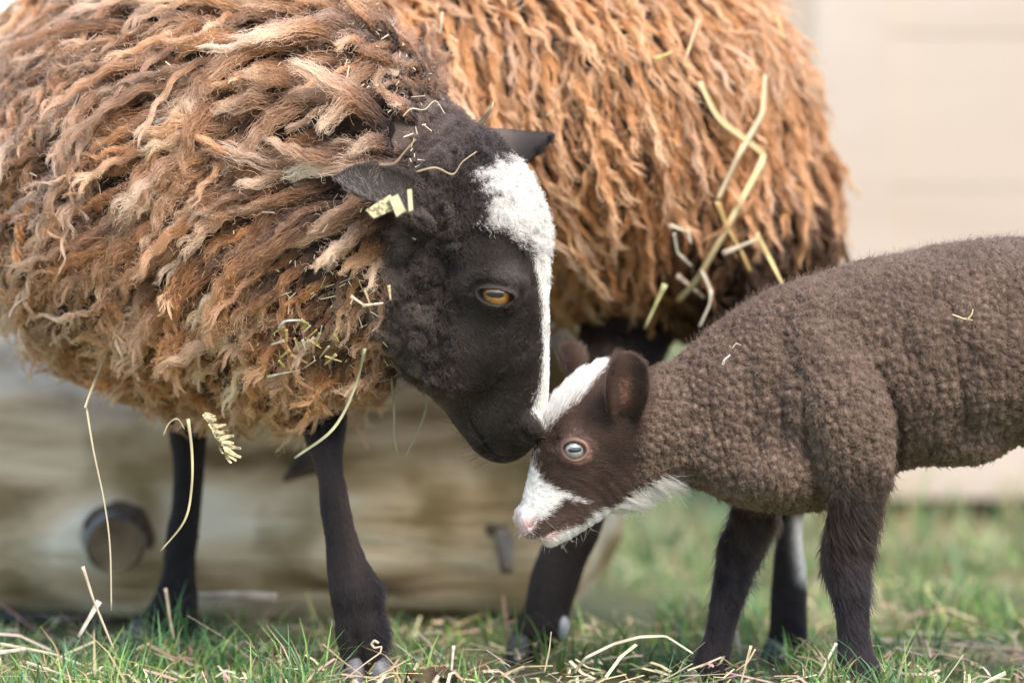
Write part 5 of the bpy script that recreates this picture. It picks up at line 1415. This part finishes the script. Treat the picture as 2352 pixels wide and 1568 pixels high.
# straw on the ground
gy = ground_y
def gs(pts, w, col, label, **k):
    return stalk('straw_stem', pts, w, col, label, **k)
gs([(190, 1300, 0.03), (215, 1378, 0.03), (262, 1492, 0.03)], 8, (0.55, 0.43, 0.30), 'slanting tan straw stem leaning out of the grass at left', flat=0.6)
gs([(228, 1380, 0.06), (180, 1462, 0.05)], 14, (0.62, 0.54, 0.45), 'broad pale straw blade leaning beside the slanting stem at left', flat=0.2)
gs([(455, 1368, 0.30), (550, 1364, 0.30), (636, 1372, 0.30)], 20, (0.62, 0.50, 0.38), 'thick blurred straw stem lying level before the log', flat=0.6, tipw=1.2)
gs([(0, 1478, 0.05), (120, 1500, 0.05), (245, 1548, 0.04)], 8, (0.60, 0.52, 0.36), 'long straw stem lying across the bottom left corner', flat=0.5)
gs([(-20, 1500, 0.03), (60, 1490, 0.04)], 14, (0.60, 0.50, 0.38), 'broad pale straw at the left edge', flat=0.4)
gs([(60, 1520, 0.0), (180, 1560, 0.0)], 7, PALE, 'thin pale straw at the bottom left', flat=0.5)
gs([(870, 1476, -0.005), (860, 1470, -0.006), (853, 1478, -0.006), (860, 1487, -0.006), (877, 1484, -0.006), (874, 1498, -0.008), (840, 1522, -0.015), (775, 1572, -0.02)], 6, (0.58, 0.46, 0.32), 'straw stem with curled end crossing the ewe\'s near hoof', flat=0.6)
gs([(1318, 1545, 0.0), (1345, 1510, -0.01), (1410, 1478, -0.01), (1470, 1462, -0.01), (1530, 1460, -0.01), (1592, 1500, -0.01)], 10, (0.62, 0.54, 0.40), 'arched pale straw stem left of the lamb\'s far foot', flat=0.5)
gs([(1042, 1482, 0.02), (1036, 1550, 0.02)], 9, (0.60, 0.52, 0.42), 'upright pale straw stub in the grass below the ewe\'s chin', flat=0.5)
gs([(1921, 1476, -0.03), (1900, 1515, -0.03), (1872, 1572, -0.03)], 10, (0.62, 0.58, 0.46), 'pale straw stem leaning on the lamb\'s near foot', flat=0.4)
gs([(1250, 1545, 0.0), (1262, 1490, 0.0), (1266, 1450, 0.0)], 5, (0.50, 0.40, 0.26), 'thin upright dry stem right of the ewe\'s hind foot', flat=0.6)
gs([(1150, 1552, 0.0), (1200, 1530, 0.0), (1270, 1528, 0.0)], 6, (0.55, 0.42, 0.26), 'low brown straw bit right of centre bottom', flat=0.5)
gs([(1890, 1462, 0.27), (2100, 1475, 0.28), (2360, 1490, 0.28)], 16, (0.58, 0.50, 0.36), 'long blurred straw lying level at the right behind the lamb', flat=0.5)
gs([(2310, 1545, 0.0), (2235, 1580, -0.02)], 12, PALE, 'pale straw stub in the bottom right corner', flat=0.6)
gs([(2140, 1405, 0.06), (2136, 1470, 0.06), (2120, 1530, 0.06)], 5, (0.20, 0.28, 0.09), 'single upright green grass blade right of the lamb\'s near leg', cat='grass', flat=0.3)
gs([(1725, 1482, -0.01), (1712, 1530, -0.01), (1700, 1575, -0.01)], 7, (0.62, 0.50, 0.32), 'dry frayed stem standing between the lamb\'s front feet', flat=0.6)
gs([(1735, 1490, -0.01), (1718, 1520, -0.01), (1690, 1540, -0.01)], 5, (0.62, 0.50, 0.32), 'thin side twig of the frayed dry stem between the lamb\'s feet', flat=0.6)
gs([(380, 1350, 0.14), (390, 1420, 0.14), (400, 1468, 0.14)], 8, (0.52, 0.40, 0.28), 'upright tan stem before the ewe\'s far front foot', flat=0.4)
# bits on the lamb
gs([(2188, 722, -0.052), (2212, 731, -0.053), (2234, 735, -0.053)], 4, (0.66, 0.52, 0.28), 'thin yellow straw wisp on the lamb\'s ribs', flat=0.6)
gs([(2222, 734, -0.053), (2232, 722, -0.054), (2235, 710, -0.054)], 5, (0.66, 0.55, 0.34), 'short upright end of the straw wisp on the lamb\'s ribs', flat=0.6)
gs([(1660, 838, -0.024), (1664, 826, -0.026), (1677, 815, -0.026)], 7, (0.80, 0.74, 0.68), 'small white straw chip on the lamb\'s neck', flat=0.4)
gs([(1682, 800, -0.022), (1690, 788, -0.022), (1702, 792, -0.022)], 4, (0.50, 0.38, 0.28), 'tiny brown wisp above the white chip on the lamb\'s neck', flat=0.5)

# straw litter: too small and too many to tell apart
def litter(name, n, y0, y1, half, label):
    P = scatter(n, y0, y1, half); bare = (P[:, 1] > 0.38) & (P[:, 1] < 0.76) & (P[:, 0] < 0.14); P = P[~bare]; n = len(P)
    az = rs.random(n) * 3.14; L = 0.008 + 0.050 * rs.random(n) ** 2.5; w = 0.0004 + 0.0009 * rs.random(n)
    d = np.stack([np.cos(az), np.sin(az), 0.25 * rs.normal(size=n)], 1); s = np.stack([-np.sin(az), np.cos(az), 0.4 * rs.normal(size=n)], 1)
    P[:, 2] = 0.003 + 0.020 * rs.random(n) ** 1.5 + 0.5 * L * np.abs(d[:, 2])
    mid = P + np.stack([0 * az, 0 * az, 0.1 * L * rs.normal(size=n)], 1)
    A, Bq = P - d * L[:, None] / 2, P + d * L[:, None] / 2
    V = np.stack([A - s * w[:, None], A + s * w[:, None], mid - s * w[:, None], mid + s * w[:, None], Bq - s * w[:, None], Bq + s * w[:, None]], 1).reshape(-1, 3)
    F = (np.arange(n)[:, None, None] * 6 + np.array([(0, 1, 3, 2), (2, 3, 5, 4)])[None]).reshape(-1, 4)
    c = np.array([0.52, 0.42, 0.27]) * (0.6 + 0.65 * rs.random((n, 1))) + 0.05 * rs.normal(size=(n, 3)) * np.array([1, 0.9, 0.7])
    return V, F, np.repeat(np.clip(c, 0.05, 0.85), 6, 0)
ls = [litter('l', 3400, -0.16, 0.5, 0.62, ''), litter('l', 2200, 0.4, 2.5, 0.7, '')]
V, F = merge(*[(a, b) for a, b, _ in ls])
tag(mesh_obj('straw_litter', V, F, M_STRAW, color=np.vstack([c for _, _, c in ls]), smooth=False), 'scattered broken straw and hay litter among the grass', 'straw', kind='stuff')
# chaff in the fleece
def chaff(n, u0, u1, v0, v1):
    P, T, w, _ = sample_tris(fb_V, fb_F, 60000, rs)
    N = nrm((fb_N[T] * w[:, :, None]).sum(1)); u, v = pix(P)
    k = (u > u0) & (u < u1) & (v > v0) & (v < v1) & (N[:, 1] < -0.2)
    P, N = P[k][:n], N[k][:n]; n = len(P)
    P = P + N * (0.012 + 0.014 * rs.random((n, 1)))
    d = rs.normal(size=(n, 3)); d = nrm(d - 0.8 * (d * N).sum(1, keepdims=True) * N); s = nrm(np.cross(N, d))
    L = 0.0015 + 0.0050 * rs.random((n, 1)) ** 2; w = 0.00025 + 0.0003 * rs.random((n, 1))
    V = np.stack([P - d * L - s * w, P - d * L + s * w, P + d * L + s * w, P + d * L - s * w], 1).reshape(-1, 3)
    c = np.array([0.60, 0.50, 0.34]) * (0.6 + 0.6 * rs.random((n, 1)))
    return V, np.arange(4 * n).reshape(-1, 4), np.repeat(np.clip(c, 0, 0.85), 4, 0)
cs = [chaff(110, 780, 1000, 40, 420), chaff(110, 560, 900, 560, 860), chaff(90, 100, 860, 30, 900), chaff(40, 950, 1850, 20, 650)]
V, F = merge(*[(a, b) for a, b, _ in cs])
tag(mesh_obj('hay_chaff', V, F, M_STRAW, color=np.vstack([c for _, _, c in cs]), smooth=False), 'tiny bits of hay chaff caught in the ewe\'s wool', 'chaff', kind='stuff')

# ------------------------------------------------------------------ ear tag
M_TAG, tnt, tp = material('yellowed_tag_plastic')
tp.inputs['Base Color'].default_value = (0.72, 0.62, 0.30, 1); tp.inputs['Roughness'].default_value = 0.4
tn = tnt.nodes.new('ShaderNodeTexNoise'); tn.inputs['Scale'].default_value = 420; tcn = tnt.nodes.new('ShaderNodeTexCoord')
tr_ = tnt.nodes.new('ShaderNodeValToRGB'); tr_.color_ramp.elements[0].position = 0.44; tr_.color_ramp.elements[0].color = (0.16, 0.12, 0.05, 1); tr_.color_ramp.elements[1].position = 0.52; tr_.color_ramp.elements[1].color = (0.50, 0.42, 0.22, 1)
tnt.links.new(tcn.outputs['Object'], tn.inputs['Vector']); tnt.links.new(tn.outputs[0], tr_.inputs[0]); tnt.links.new(tr_.outputs[0], tp.inputs['Base Color'])
M_TAG2 = plain_mat('tag_stud_plastic', (0.48, 0.42, 0.25), 0.4)
def slab(name, quad, th, mat, parent, bev=0.0006):
    q = np.array(quad); n = nrm(np.cross(q[1] - q[0], q[3] - q[0])); c = q.mean(0)
    V = [];
    for off, sc in ((-th / 2, 0.94), (-th / 2 + bev, 1.0), (th / 2 - bev, 1.0), (th / 2, 0.94)):
        for p in q: V.append(c + (p - c) * sc + n * off)
    F = [(3, 2, 1, 0), (12, 13, 14, 15)] + [(r_ * 4 + j, r_ * 4 + (j + 1) % 4, (r_ + 1) * 4 + (j + 1) % 4, (r_ + 1) * 4 + j) for r_ in range(3) for j in range(4)]
    return mesh_obj(name, np.array(V), F, mat, parent, smooth=False)
ty = -0.126
tagp = slab('ear_tag', [at(839, 483, ty - .004), at(896, 447, ty), at(914, 478, ty), at(858, 503, ty - .004)], 0.0022, M_TAG, EWE)
stp = slab('tag_head', [at(893, 456, ty - .004), at(914, 446, ty - .004), at(933, 486, ty - .006), at(911, 500, ty - .006)], 0.0050, M_TAG2, EWE, 0.0012)
stp.parent = tagp; stp.matrix_parent_inverse = Matrix.Identity(4)
slab('tag_stud', [at(935, 436, ty + .010), at(946, 434, ty + .010), at(949, 484, ty + .008), at(939, 488, ty + .008)], 0.0030, M_TAG2, EWE, 0.0008)
# dead leaf at the bottom edge
lf = []
for i in range(9):
    for j in range(7):
        a, b_ = i / 8 - 0.5, j / 6 - 0.5
        wd = math.cos(a * 2.9) * (1 + 0.25 * math.sin(i * 2.2))
        lf.append((a * 0.042, b_ * 0.020 * wd, 0.006 + 0.010 * (b_ * 2) ** 2 + 0.004 * math.sin(a * 7)))
lo_ = mesh_obj('dead_leaf', np.array(lf), np.array([(i * 7 + j, i * 7 + j + 1, (i + 1) * 7 + j + 1, (i + 1) * 7 + j) for i in range(8) for j in range(6)]), plain_mat('dead_leaf_brown', (0.10, 0.055, 0.035), 0.7))
lo_.location = at(985, 1575, -0.02); lo_.location.z = 0.006; lo_.rotation_euler = (0.5, 0.1, 0.2)
tag(lo_, 'curled dark brown dead leaf at the bottom edge, right of the near hoof', 'leaf')
